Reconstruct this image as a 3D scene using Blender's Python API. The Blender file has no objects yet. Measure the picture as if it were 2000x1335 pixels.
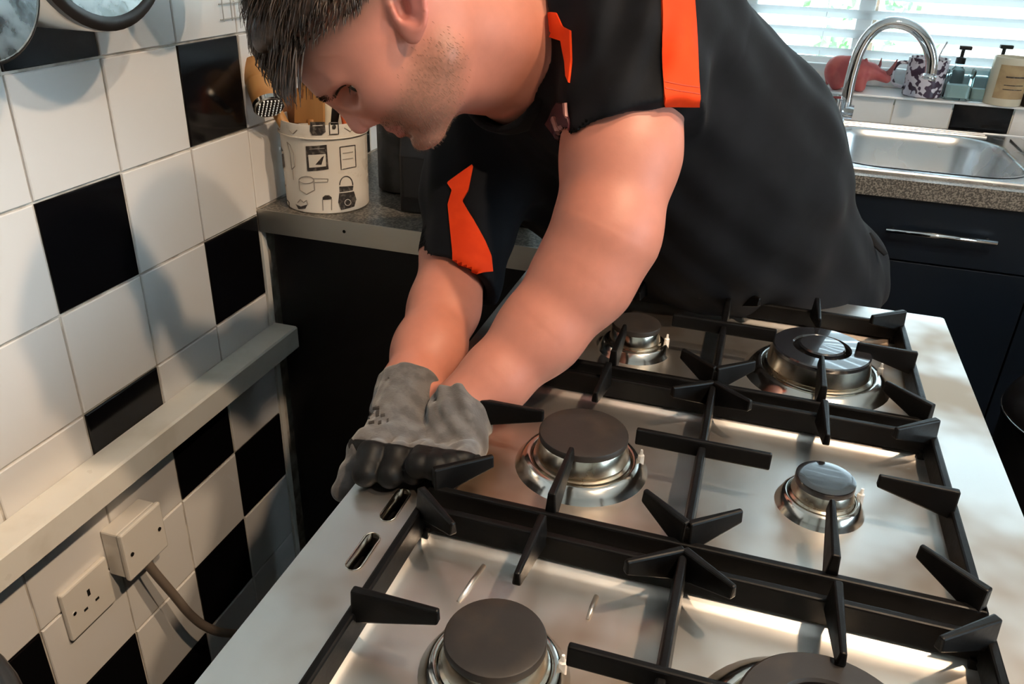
import bpy, bmesh, math, random
import numpy as np
from mathutils import Vector, Matrix, Quaternion
from mathutils.bvhtree import BVHTree
random.seed(7); np.random.seed(7)
# Kitchen: a person in a black and orange polo reaches behind a steel range cooker.
EXPOSURE, SKY_STRENGTH, LAMP_W = 0.58, 7.5, 52.0
SC = bpy.context.scene
COL = SC.collection
# ------------------------------------------------------------------ camera
CAM_R = np.array([[0.9547162099324039, 0.29551423617968936, 0.034471650779167],
                  [0.1632947357184144, -0.4236205412105355, -0.8909997005337018],
                  [-0.24870019658005754, 0.8562808962482042, -0.4526933166520276]])
CAM_C = np.array([0.8208, -1.1880, 1.3590])
FPX = 1584.78
cd = bpy.data.cameras.new('camera'); cam = bpy.data.objects.new('camera', cd); COL.objects.link(cam)
cd.sensor_width = 36.0; cd.lens = FPX / 2000 * 36; cd.clip_start = 0.02
cam.matrix_world = Matrix(((CAM_R[0][0], -CAM_R[1][0], -CAM_R[2][0], CAM_C[0]),
                           (CAM_R[0][1], -CAM_R[1][1], -CAM_R[2][1], CAM_C[1]),
                           (CAM_R[0][2], -CAM_R[1][2], -CAM_R[2][2], CAM_C[2]), (0, 0, 0, 1)))
SC.camera = cam
# ------------------------------------------------------------------ view and world
SC.view_settings.view_transform = 'Standard'; SC.view_settings.look = 'None'
SC.view_settings.exposure = EXPOSURE; SC.view_settings.gamma = 1; SC.view_settings.use_curve_mapping = False
w = bpy.data.worlds.new('sky'); SC.world = w; w.use_nodes = True
bg = w.node_tree.nodes['Background']; bg.inputs[0].default_value = (0.66, 0.85, 1.0, 1); bg.inputs[1].default_value = SKY_STRENGTH
SC.cycles.max_bounces = 8; SC.cycles.diffuse_bounces = 4; SC.cycles.glossy_bounces = 4
SC.cycles.sample_clamp_indirect = 6.0
# ------------------------------------------------------------------ ceiling lamps (fixtures are built with the ceiling)
sd = bpy.data.lights.new('sun', 'SUN'); sd.energy = 12.0; sd.angle = 0.01; sd.color = (1.0, 0.96, 0.90)   # lights the garden; comes over the roof from behind the camera
so_ = bpy.data.objects.new('sun', sd); so_.rotation_euler = (math.radians(38), 0, math.radians(-8)); COL.objects.link(so_)
LAMPS = [(1.43, -1.00, 2.36), (1.43, -0.48, 2.36)]
for lx, ly, lz in LAMPS:
    ld = bpy.data.lights.new('downlight_bulb', 'SPOT'); ld.energy = LAMP_W; ld.color = (1.0, 0.74, 0.50)
    ld.shadow_soft_size = 0.03; ld.spot_size = math.radians(130); ld.spot_blend = 0.6
    lo = bpy.data.objects.new('downlight_bulb', ld); lo.location = (lx, ly, lz); COL.objects.link(lo)

# ------------------------------------------------------------------ helpers
def V(*a): return np.array(a, float)
def ray(u, v):
    d = CAM_R.T @ V((u - 1000) / FPX, (v - 667.5) / FPX, 1.0); return d / np.linalg.norm(d)
def at_z(u, v, z): d = ray(u, v); return CAM_C + d * (z - CAM_C[2]) / d[2]
def at_y(u, v, y): d = ray(u, v); return CAM_C + d * (y - CAM_C[1]) / d[1]
def at_x(u, v, x): d = ray(u, v); return CAM_C + d * (x - CAM_C[0]) / d[0]
def at_d(u, v, t): return CAM_C + ray(u, v) * t

def tag(o, label=None, cat=None, group=None, kind=None):
    if label: o['label'] = label
    if cat: o['category'] = cat
    if group: o['group'] = group
    if kind: o['kind'] = kind
    return o
def empty(name, loc, label=None, cat=None, group=None, rz=0.0):
    o = bpy.data.objects.new(name, None); COL.objects.link(o); o.location = loc; o.rotation_euler = (0, 0, rz)
    o.empty_display_size = 0.02
    return tag(o, label, cat, group)
def link(name, mesh, mat=None, parent=None, loc=None):
    o = bpy.data.objects.new(name, mesh); COL.objects.link(o)
    if mat is not None and not mesh.materials: mesh.materials.append(mat)
    if parent is not None: o.parent = parent
    if loc is not None: o.location = loc
    return o
def copy_tree(o, parent=None):
    c = o.copy(); COL.objects.link(c); c.parent = parent
    for ch in [x for x in bpy.data.objects if x.parent == o]: copy_tree(ch, c)
    return c

class MB:
    """collects shapes for ONE mesh"""
    def __init__(s, off=(0, 0, 0)): s.v = []; s.f = []; s.off = np.array(off, float)
    def add(s, vs, fs):
        n = len(s.v); s.v += [tuple(np.asarray(p, float) - s.off) for p in vs]; s.f += [tuple(i + n for i in f) for f in fs]; return s
    def box(s, lo, hi):
        x0, y0, z0 = lo; x1, y1, z1 = hi
        return s.hexa([(x0, y0, z0), (x1, y0, z0), (x1, y1, z0), (x0, y1, z0), (x0, y0, z1), (x1, y0, z1), (x1, y1, z1), (x0, y1, z1)])
    def hexa(s, p):
        return s.add(p, [(0, 3, 2, 1), (4, 5, 6, 7), (0, 1, 5, 4), (1, 2, 6, 5), (2, 3, 7, 6), (3, 0, 4, 7)])
    def lathe(s, prof, c=(0, 0, 0), axis=(0, 0, 1), n=32, cap0=True, cap1=True):
        a = Vector(axis).normalized(); q = Vector((0, 0, 1)).rotation_difference(a); c = Vector(c)
        vs = []
        for r, z in prof:
            for k in range(n):
                t = 2 * math.pi * k / n
                vs.append(tuple(c + q @ Vector((r * math.cos(t), r * math.sin(t), z))))
        fs = []
        for i in range(len(prof) - 1):
            for k in range(n):
                k2 = (k + 1) % n
                fs.append((i * n + k, i * n + k2, (i + 1) * n + k2, (i + 1) * n + k))
        if cap0: fs.append(tuple(range(n - 1, -1, -1)))
        if cap1: fs.append(tuple((len(prof) - 1) * n + k for k in range(n)))
        return s.add(vs, fs)
    def tube(s, path, rad, n=10, caps=True, flat=1.0):
        path = [Vector(p) for p in path]; m = len(path)
        rad = [rad] * m if not hasattr(rad, '__len__') else rad
        vs = []; up = None
        for i, p in enumerate(path):
            t = (path[min(i + 1, m - 1)] - path[max(i - 1, 0)]).normalized()
            if up is None:
                up = t.orthogonal().normalized()
            up = (up - t * up.dot(t)).normalized(); b = t.cross(up)
            for k in range(n):
                a = 2 * math.pi * k / n
                vs.append(tuple(p + (up * math.cos(a) + b * math.sin(a) * flat) * rad[i]))
        fs = [(i * n + k, i * n + (k + 1) % n, (i + 1) * n + (k + 1) % n, (i + 1) * n + k) for i in range(m - 1) for k in range(n)]
        if caps: fs += [tuple(range(n - 1, -1, -1)), tuple((m - 1) * n + k for k in range(n))]
        return s.add(vs, fs)
    def prism(s, poly, z0, z1):
        n = len(poly)
        return s.add([(x, y, z0) for x, y in poly] + [(x, y, z1) for x, y in poly],
                     [tuple(range(n - 1, -1, -1)), tuple(range(n, 2 * n))] + [(i, (i + 1) % n, n + (i + 1) % n, n + i) for i in range(n)])
    def loft(s, loops, cap0=False, cap1=False):
        n = len(loops[0]); vs = [p for l in loops for p in l]; m = len(loops)
        fs = [(i * n + k, i * n + (k + 1) % n, (i + 1) * n + (k + 1) % n, (i + 1) * n + k) for i in range(m - 1) for k in range(n)]
        if cap0: fs.append(tuple(range(n - 1, -1, -1)))
        if cap1: fs.append(tuple((m - 1) * n + k for k in range(n)))
        return s.add(vs, fs)
    def plate(s, outer, holes, z0, z1):
        bm = bmesh.new(); es = []
        for loop in [outer] + holes:
            vs = [bm.verts.new((x, y, z1)) for x, y in loop]
            es += [bm.edges.new((vs[i], vs[(i + 1) % len(vs)])) for i in range(len(vs))]
        bmesh.ops.triangle_fill(bm, edges=es, use_beauty=True, normal=(0, 0, 1))
        bm.verts.ensure_lookup_table(); bm.verts.index_update()
        n = len(bm.verts); top = [tuple(v.co) for v in bm.verts]
        fs = []
        for f in bm.faces:
            idx = [v.index for v in f.verts]
            if f.normal.z < 0: idx = idx[::-1]
            fs.append(tuple(idx)); fs.append(tuple(i + n for i in idx[::-1]))
        for e in es:
            fl = e.link_faces[0]; a, b = e.verts[0].index, e.verts[1].index
            ids = [v.index for v in fl.verts]
            fwd = (ids.index(b) - ids.index(a)) % len(ids) == 1
            if fl.normal.z < 0: fwd = not fwd
            fs.append((b, a, a + n, b + n) if fwd else (a, b, b + n, a + n))
        vs = top + [(x, y, z0) for x, y, z in top]
        bm.free()
        return s.add(vs, fs)
    def mesh(s, name, smooth=False, angle=None):
        me = bpy.data.meshes.new(name); me.from_pydata(s.v, [], s.f); me.update()
        if smooth or angle:
            me.polygons.foreach_set('use_smooth', [True] * len(me.polygons))
            if angle:
                try: me.set_sharp_from_angle(angle=math.radians(angle))
                except Exception: pass
        return me
    def build(s, name, mat, parent=None, smooth=False, angle=None, bevel=0, seg=2, loc=None):
        o = link(name, s.mesh(name, smooth, angle), mat, parent, loc)
        if bevel:
            b = o.modifiers.new('bevel', 'BEVEL'); b.width = bevel; b.segments = seg; b.limit_method = 'ANGLE'; b.angle_limit = math.radians(35)
            b.harden_normals = False
        return o
def rrect(x0, x1, y0, y1, r, n=5):
    out = []
    for cx, cy, a0 in ((x1 - r, y1 - r, 0), (x0 + r, y1 - r, 90), (x0 + r, y0 + r, 180), (x1 - r, y0 + r, 270)):
        for k in range(n + 1):
            a = math.radians(a0 + 90 * k / n); out.append((cx + r * math.cos(a), cy + r * math.sin(a)))
    return out
def circ(cx, cy, r, n=24): return [(cx + r * math.cos(2 * math.pi * k / n), cy + r * math.sin(2 * math.pi * k / n)) for k in range(n)]

# ------------------------------------------------------------------ materials (all procedural)
def mat(name, col, rough=0.5, metal=0.0, col2=None, scale=8.0, detail=4.0, stretch=(1, 1, 1), bump=0.0, bscale=None, bdist=0.002,
        rvar=0.0, spec=0.5, sss=0.0, trans=0.0, ior=1.45, coat=0.0, lo=0.4, hi=0.6, sheen=0.0, emit=0.0, aniso=0.0, voronoi=False):
    m = bpy.data.materials.new(name); m.use_nodes = True; nt = m.node_tree; b = nt.nodes['Principled BSDF']
    b.inputs['Base Color'].default_value = (*col, 1); b.inputs['Roughness'].default_value = rough; b.inputs['Metallic'].default_value = metal
    b.inputs['Specular IOR Level'].default_value = spec; b.inputs['IOR'].default_value = ior
    b.inputs['Transmission Weight'].default_value = trans; b.inputs['Coat Weight'].default_value = coat
    b.inputs['Subsurface Weight'].default_value = sss
    if sss: b.inputs['Subsurface Radius'].default_value = (0.012, 0.005, 0.003); b.inputs['Subsurface Scale'].default_value = 1.0
    b.inputs['Sheen Weight'].default_value = sheen
    if aniso: b.inputs['Anisotropic'].default_value = aniso
    if emit: b.inputs['Emission Color'].default_value = (*col, 1); b.inputs['Emission Strength'].default_value = emit
    def noise(sc, det):
        tc = nt.nodes.new('ShaderNodeTexCoord'); mp = nt.nodes.new('ShaderNodeMapping'); mp.inputs['Scale'].default_value = stretch
        if voronoi: n = nt.nodes.new('ShaderNodeTexVoronoi'); n.inputs['Scale'].default_value = sc; out = n.outputs['Distance']
        else:
            n = nt.nodes.new('ShaderNodeTexNoise'); n.inputs['Scale'].default_value = sc; n.inputs['Detail'].default_value = det; out = n.outputs['Fac']
        nt.links.new(tc.outputs['Object'], mp.inputs['Vector']); nt.links.new(mp.outputs['Vector'], n.inputs['Vector']); return out
    if col2 is not None or rvar:
        f = noise(scale, detail)
        if col2 is not None:
            r = nt.nodes.new('ShaderNodeValToRGB'); r.color_ramp.interpolation = 'EASE'; r.color_ramp.elements[0].position = lo; r.color_ramp.elements[1].position = hi
            r.color_ramp.elements[0].color = (*col, 1); r.color_ramp.elements[1].color = (*col2, 1)
            nt.links.new(f, r.inputs['Fac']); nt.links.new(r.outputs['Color'], b.inputs['Base Color'])
        if rvar:
            mr = nt.nodes.new('ShaderNodeMapRange'); mr.inputs['From Min'].default_value = 0.0; mr.inputs['From Max'].default_value = 1.0
            mr.inputs['To Min'].default_value = max(0.02, rough - 2 * rvar); mr.inputs['To Max'].default_value = rough + 2 * rvar
            nt.links.new(f, mr.inputs['Value']); nt.links.new(mr.outputs['Result'], b.inputs['Roughness'])
    if bump:
        f = noise(bscale or scale, detail); bn = nt.nodes.new('ShaderNodeBump'); bn.inputs['Strength'].default_value = bump; bn.inputs['Distance'].default_value = bdist
        nt.links.new(f, bn.inputs['Height']); nt.links.new(bn.outputs['Normal'], b.inputs['Normal'])
    return m
M = {}
M['tile_white'] = mat('white_glazed_tile', (0.78, 0.76, 0.74), 0.16, rvar=0.05, scale=5, bump=0.05, bscale=9, bdist=0.003)
M['tile_black'] = mat('black_glazed_tile', (0.004, 0.004, 0.005), 0.13, spec=0.4, rvar=0.05, scale=5, bump=0.04, bscale=9, bdist=0.003)
M['grout'] = mat('grout', (0.66, 0.62, 0.56), 0.9, col2=(0.42, 0.38, 0.33), scale=30)
M['plaster'] = mat('painted_plaster', (0.72, 0.69, 0.64), 0.8, bump=0.1, bscale=60)
M['ceiling'] = mat('ceiling_paint', (0.82, 0.80, 0.77), 0.85, bump=0.05, bscale=40)
M['floor'] = mat('dark_floor', (0.03, 0.028, 0.027), 0.45, col2=(0.05, 0.046, 0.043), scale=6, rvar=0.1)
M['trunk'] = mat('white_plastic', (0.80, 0.77, 0.70), 0.32, rvar=0.06, scale=14, col2=(0.70, 0.66, 0.58), lo=0.45, hi=0.75)
M['socket'] = mat('cream_plastic', (0.76, 0.72, 0.66), 0.3)
M['dark'] = mat('dark_void', (0.003, 0.003, 0.003), 0.8)
M['steel'] = mat('brushed_steel', (0.60, 0.58, 0.55), 0.34, 1.0, col2=(0.50, 0.47, 0.43), scale=7, detail=1.5, rvar=0.05, lo=0.1, hi=0.9)
M['hob'] = mat('stained_hob_steel', (0.77, 0.75, 0.72), 0.37, 1.0, col2=(0.36, 0.25, 0.17), scale=7, detail=3.0, rvar=0.05, lo=0.42, hi=0.70)
M['bright_steel'] = mat('polished_steel', (0.68, 0.65, 0.60), 0.16, 1.0, rvar=0.05, scale=20)
M['chrome'] = mat('chrome', (0.75, 0.76, 0.78), 0.06, 1.0)
M['iron'] = mat('cast_iron', (0.0022, 0.0021, 0.0022), 0.42, bump=0.25, bscale=240, bdist=0.0006, rvar=0.1, scale=40, spec=0.22)
M['cap'] = mat('enamel_burner_cap', (0.016, 0.013, 0.0115), 0.5, col2=(0.035, 0.025, 0.018), scale=28, bump=0.2, bscale=260, bdist=0.0004, lo=0.45, hi=0.8)
M['cap_gloss'] = mat('glossy_burner_cap', (0.012, 0.013, 0.016), 0.15, rvar=0.04, scale=20, spec=1.0, coat=1.0)
M['alu'] = mat('burner_aluminium', (0.62, 0.57, 0.48), 0.22, 1.0, col2=(0.40, 0.33, 0.24), scale=26, rvar=0.1, lo=0.5, hi=0.75)
M['granite'] = mat('speckled_laminate', (0.055, 0.050, 0.044), 0.34, col2=(0.22, 0.20, 0.17), scale=260, detail=2, lo=0.42, hi=0.62)
M['alu_strip'] = mat('aluminium_strip', (0.52, 0.50, 0.45), 0.42, 1.0, rvar=0.05, scale=30)
M['navy'] = mat('dark_navy_cabinet', (0.004, 0.007, 0.012), 0.32, spec=0.35)
M['black_panel'] = mat('black_cabinet', (0.004, 0.004, 0.005), 0.5, spec=0.3)
M['sill'] = mat('white_gloss_paint', (0.80, 0.80, 0.80), 0.25)
M['upvc'] = mat('white_upvc', (0.78, 0.80, 0.80), 0.3)
M['cable'] = mat('grey_cable', (0.20, 0.16, 0.13), 0.45)
M['glass'] = mat('clear_glass', (1, 1, 1), 0.0, trans=1.0, ior=1.45)

M['steel_sink'] = mat('sink_steel', (0.66, 0.67, 0.68), 0.26, 1.0, rvar=0.04, scale=12, detail=1)
M['paving'] = mat('pale_paving', (0.55, 0.53, 0.50), 0.8, col2=(0.45, 0.43, 0.40), scale=3)
M['fence'] = mat('pale_painted_board', (0.72, 0.73, 0.72), 0.7, col2=(0.62, 0.63, 0.62), scale=5, stretch=(1, 1, 12))
M['bark'] = mat('bark', (0.10, 0.07, 0.05), 0.9)
M['leaf'] = mat('green_leaf', (0.10, 0.26, 0.08), 0.5, col2=(0.22, 0.40, 0.20), scale=9)
def pane_mat():
    m = bpy.data.materials.new('window_glass'); m.use_nodes = True; nt = m.node_tree; nt.nodes.clear()
    o = nt.nodes.new('ShaderNodeOutputMaterial'); mx = nt.nodes.new('ShaderNodeMixShader'); t = nt.nodes.new('ShaderNodeBsdfTransparent'); g = nt.nodes.new('ShaderNodeBsdfGlossy')
    t.inputs[0].default_value = (.97, .99, .98, 1); g.inputs['Roughness'].default_value = 0.0
    f = nt.nodes.new('ShaderNodeFresnel'); f.inputs[0].default_value = 1.45
    nt.links.new(f.outputs[0], mx.inputs[0]); nt.links.new(t.outputs[0], mx.inputs[1]); nt.links.new(g.outputs[0], mx.inputs[2]); nt.links.new(mx.outputs[0], o.inputs[0]); return m
M['pane'] = pane_mat()
def blind_mat():
    m = bpy.data.materials.new('white_vinyl_slat'); m.use_nodes = True; nt = m.node_tree; b = nt.nodes['Principled BSDF']; o = nt.nodes['Material Output']
    b.inputs['Base Color'].default_value = (.84, .85, .85, 1); b.inputs['Roughness'].default_value = .5
    t = nt.nodes.new('ShaderNodeBsdfTranslucent'); t.inputs[0].default_value = (.86, .88, .88, 1); mx = nt.nodes.new('ShaderNodeMixShader'); mx.inputs[0].default_value = .5
    nt.links.new(b.outputs[0], mx.inputs[1]); nt.links.new(t.outputs[0], mx.inputs[2]); nt.links.new(mx.outputs[0], o.inputs[0]); return m
M['blind'] = blind_mat()

# ------------------------------------------------------------------ the room
def struct(o): o['kind'] = 'structure'; return o
WZ = 0.905                        # worktop height
R0Z = 1.195                       # height of tile joint row 0
YB = 1.345                        # back (window) wall
XR, YN, ZC = 3.2, -2.6, 2.42
struct(MB().box((-0.2, YN - .1, -0.06), (XR + .1, YB + .1, 0)).build('floor', M['floor']))
struct(MB().box((-0.2, YN - .1, ZC), (XR + .1, YB + .25, ZC + .06)).build('ceiling', M['ceiling']))
wl = struct(MB().box((-0.12, YN, 0), (-0.0035, YB + .1, ZC)).build('wall_left', M['grout']))
struct(MB().box((-0.12, YN - .1, 0), (XR + .1, YN, ZC)).build('wall_front', M['plaster']))
# right wall, with an opening for the added daylight window
PX = (-1.9, 0.2, 0.95, 2.15)
wr = MB()
wr.box((XR, YN, 0), (XR + .1, PX[0], ZC)); wr.box((XR, PX[1], 0), (XR + .1, YB + .1, ZC)); wr.box((XR, PX[0], PX[3]), (XR + .1, PX[1], ZC)); wr.box((XR, PX[0], 0), (XR + .1, PX[1], PX[2]))
struct(wr.build('wall_right', M['plaster']))
# tiles, one object each, on the wall behind the cooker
TS = 0.15; G = 0.0018
BLACK = {(0, -1), (2, 0), (0, 1), (2, 2), (0, 3), (1, 4), (2, 5), (1, 6), (-1, 6), (-2, 5), (0, 7), (-2, 2), (-3, 4), (-3, 0), (-2, -2), (2, -2), (5, 1), (6, -1), (4, -1), (-4, 7), (-4, 2), (7, 0), (-5, 5), (-5, 0)}
tile_cache = {}
def tile_mesh(w_, h_, th, axis, m):
    key = (round(w_, 4), round(h_, 4), th, axis, m)
    if key not in tile_cache:
        b = MB(); e = 0.0012
        lo = [(e, e), (w_ - e, e), (w_ - e, h_ - e), (e, h_ - e)]; ou = [(0, 0), (w_, 0), (w_, h_), (0, h_)]
        P = (lambda a, c, d: (d, a, c)) if axis == 'x' else (lambda a, c, d: (a, -d, c))
        loops = [[P(a, c, -0.0035) for a, c in ou], [P(a, c, th - e) for a, c in ou], [P(a, c, th) for a, c in lo]]
        b.loft(loops, cap1=True)
        me = b.mesh('tile'); me.materials.append(M[m])
        if axis == 'y': me.flip_normals()
        tile_cache[key] = me
    return tile_cache[key]
def add_tile(y0, y1, z0, z1, black):
    if z1 - z0 < 0.01 or y1 - y0 < 0.01: return
    me = tile_mesh(y1 - y0 - 2 * G, z1 - z0 - 2 * G, 0.0, 'x', 'tile_black' if black else 'tile_white')
    o = link('tile', me, None, wl, (random.uniform(-.0004, .0004), y0 + G, z0 + G))
    o.rotation_euler = (0, random.uniform(-.004, .004), random.uniform(-.004, .004))
for j in range(-7, 9):
    y0 = (j - 3) * TS; y1 = min(y0 + TS, YB)
    for i in range(-5, 8):
        if i <= 3: z1 = R0Z - i * TS; z0 = z1 - TS
        else: z1 = R0Z - i * TS + 0.042; z0 = z1 - TS
        if i == 3: z0 = 0.637
        if i == 4: z1 = 0.635
        if y0 >= 0 and z1 < 0.93: continue
        if y0 >= 0 and z0 < WZ: z0 = WZ
        add_tile(y0, y1, max(z0, 0.006), z1, (j, i) in BLACK)
# plaster gap strip at the end of the tiling beside the black cabinet
t = struct(MB().box((-0.003, 0.0005, 0.0), (0.003, 0.014, WZ - .04)).build('trim_1', M['trunk']))
# cable trunking along the wall
tr = MB()
tr.loft([[(x, y, z) for x, z in ((0.0005, 0.634), (0.047, 0.634), (0.050, 0.637), (0.050, 0.6765), (0.047, 0.6795), (0.0005, 0.6795))] for y in (-0.95, 0.013)], cap0=True, cap1=True)
tro = tr.build('cable_trunking', M['trunk'], bevel=0)
tag(tro, 'long white plastic cable trunking running across the checkered tiled wall', 'trunking')

# sockets
def pattress(yc, zc, depth, name, label, cat):
    e = empty(name, (0.0, yc, zc), label, cat)
    if depth > 0:
        MB().box((0.0006, -0.041, -0.041), (depth, 0.041, 0.041)).build('back_box', M['socket'], e, bevel=0.003)
    pl = MB().box((max(depth, .0006), -0.043, -0.043), (depth + 0.009, 0.043, 0.043)).build('face_plate', M['socket'], e, bevel=0.003)
    return e, depth + 0.009
so, xf = pattress(-0.522, 0.478, 0.0, 'wall_socket', 'unused cream three-pin wall socket under the trunking', 'socket')
for (dy, dz, wy, wz) in ((0.0, 0.012, .0025, .0055), (-0.011, -0.010, .0035, .002), (0.011, -0.010, .0035, .002)):
    MB().box((xf - .004, dy - wy, dz - wz), (xf + .0004, dy + wy, dz + wz)).build('pin_hole', M['dark'], so)
MB().lathe([(0.003, 0), (0.003, 0.001)], (xf, -0.03, 0), (1, 0, 0), 12).build('screw', M['chrome'], so)
co, xf = pattress(-0.432, 0.520, 0.031, 'cooker_connection_unit', 'deep cream cooker outlet box with a grey cable hanging below', 'outlet')
for dy in (-0.03, 0.03):
    MB().lathe([(0.0032, 0), (0.0032, 0.0012)], (xf, dy, 0), (1, 0, 0), 12).build('screw', M['dark'], co)
pts = [(0.030, -0.432, 0.480), (0.035, -0.420, 0.44), (0.042, -0.402, 0.385), (0.05, -0.385, 0.33), (0.06, -0.365, 0.285), (0.075, -0.335, 0.245), (0.11, -0.28, 0.205), (0.2, -0.2, 0.17), (0.36, -0.16, 0.12), (0.50, -0.15, 0.10)]
def smooth_path(P, n=6):
    P = [Vector(p) for p in P]; out = []
    for i in range(len(P) - 1):
        p0 = P[max(i - 1, 0)]; p1 = P[i]; p2 = P[i + 1]; p3 = P[min(i + 2, len(P) - 1)]
        for k in range(n):
            t = k / n
            out.append(0.5 * ((2 * p1) + (p2 - p0) * t + (2 * p0 - 5 * p1 + 4 * p2 - p3) * t * t + (3 * p1 - p0 - 3 * p2 + p3) * t ** 3))
    out.append(P[-1]); return out
tag(MB().tube(smooth_path(pts), 0.0075, 10).build('cooker_cable', M['cable'], smooth=True), 'thick grey-brown cable drooping from the outlet box to behind the cooker', 'cable')

# ------------------------------------------------------------------ cooker
CX0, CX1, CY0, CY1 = 0.522, 1.104, -1.005, -0.046
ck = empty('range_cooker', ((CX0 + CX1) / 2, (CY0 + CY1) / 2, 0), 'wide stainless steel gas range cooker pulled out from the tiled wall', 'cooker')
CO = tuple(ck.location)
WELLS = [-0.805, -0.530, -0.255]
wx0, wx1 = 0.590, 1.048
def slot(x, y0, y1, r):
    out = []
    for k in range(9): a = math.pi * k / 8; out.append((x + r * math.cos(a), y1 - r + r * math.sin(a)))
    for k in range(9): a = math.pi + math.pi * k / 8; out.append((x + r * math.cos(a), y0 + r + r * math.sin(a)))
    return out
slots = [(-0.755, -0.709), (-0.692, -0.646), (-0.629, -0.583)]
holes = [rrect(wx0, wx1, cy - .1285, cy + .1285, 0.014) for cy in WELLS] + [slot(0.5695, a, b, 0.0058) for a, b in slots]
top = MB(CO).plate(rrect(CX0, CX1, CY0, CY1, 0.004, 2), holes, WZ - 0.004, WZ)
for cy in WELLS:                   # pressed wells, open at the top
    lp = []
    for ins, dz, r in ((0, 0, .014), (.003, -.0015, .014), (.014, -.010, .012), (.019, -.0115, .010), (.03, -.012, .006)):
        lp.append([(x, y, WZ + dz) for x, y in rrect(wx0 + ins, wx1 - ins, cy - .1285 + ins, cy + .1285 - ins, r)])
    lp = [l[::-1] for l in lp]
    top.loft(lp, cap1=True)
hob = top.build('hob_plate', M['hob'], ck, angle=40, smooth=True)
sl = MB(CO)
for a, b in slots:
    sl.loft([[(x, y, z) for x, y in slot(0.5695, a, b, r)] for r, z in ((0.0075, WZ + .0004), (0.0072, WZ + .0016), (0.0058, WZ + .0012), (0.0056, WZ - .012))])
sl.build('vent_lip', M['bright_steel'], ck, smooth=True)
body = MB(CO).box((CX0 + .004, CY0 + .004, 0.12), (CX1 - .004, CY1 - .004, WZ - .03))
body.build('body', M['black_panel'], ck)
bd = MB(CO)
bd.box((CX0, CY0, WZ - .045), (CX1, CY0 + .002, WZ - .0041)); bd.box((CX0, CY1 - .002, WZ - .045), (CX1, CY1, WZ - .0041)); bd.box((CX0, CY0 + .002, WZ - .045), (CX0 + .002, CY1 - .002, WZ - .0041)); bd.box((CX1 - .002, CY0 + .002, WZ - .045), (CX1, CY1 - .002, WZ - .0041))
bd.build('top_skirt', M['steel'], ck)
MB(CO).box((CX1 - .004, CY0 + .006, WZ - .14), (CX1 + .012, CY1 - .006, WZ - .045)).build('control_panel', M['steel'], ck, bevel=.003)
for k in range(8):
    yy = CY0 + .1 + k * .108
    kn = MB(CO).lathe([(.021, 0), (.020, .018), (.017, .026)], (CX1 + .012, yy, WZ - .092), (1, 0, 0), 24).build('control_knob', M['iron'], ck, angle=40, smooth=True)
for ya, yb in ((CY0 + .01, -.53), (-.52, CY1 - .01)):
    dr = MB(CO).box((CX1 - .004, ya, .2), (CX1 + .022, yb, WZ - .15)).build('oven_door', M['steel'], ck, bevel=.004)
    hd = MB(CO).tube([(CX1 + .022, ya + .05, WZ - .19), (CX1 + .055, ya + .05, WZ - .19), (CX1 + .055, yb - .05, WZ - .19), (CX1 + .022, yb - .05, WZ - .19)], .008, 10)
    hd.build('door_handle', M['chrome'], dr, smooth=True)
for px_ in (CX0 + .05, CX1 - .05):
    for py_ in (CY0 + .05, CY1 - .05):
        MB(CO).lathe([(.022, 0), (.022, .008), (.014, .012), (.014, .125)], (px_, py_, 0), n=16).build('foot', M['iron'], ck)
WB = WZ - 0.012                    # bottom of the wells
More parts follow.
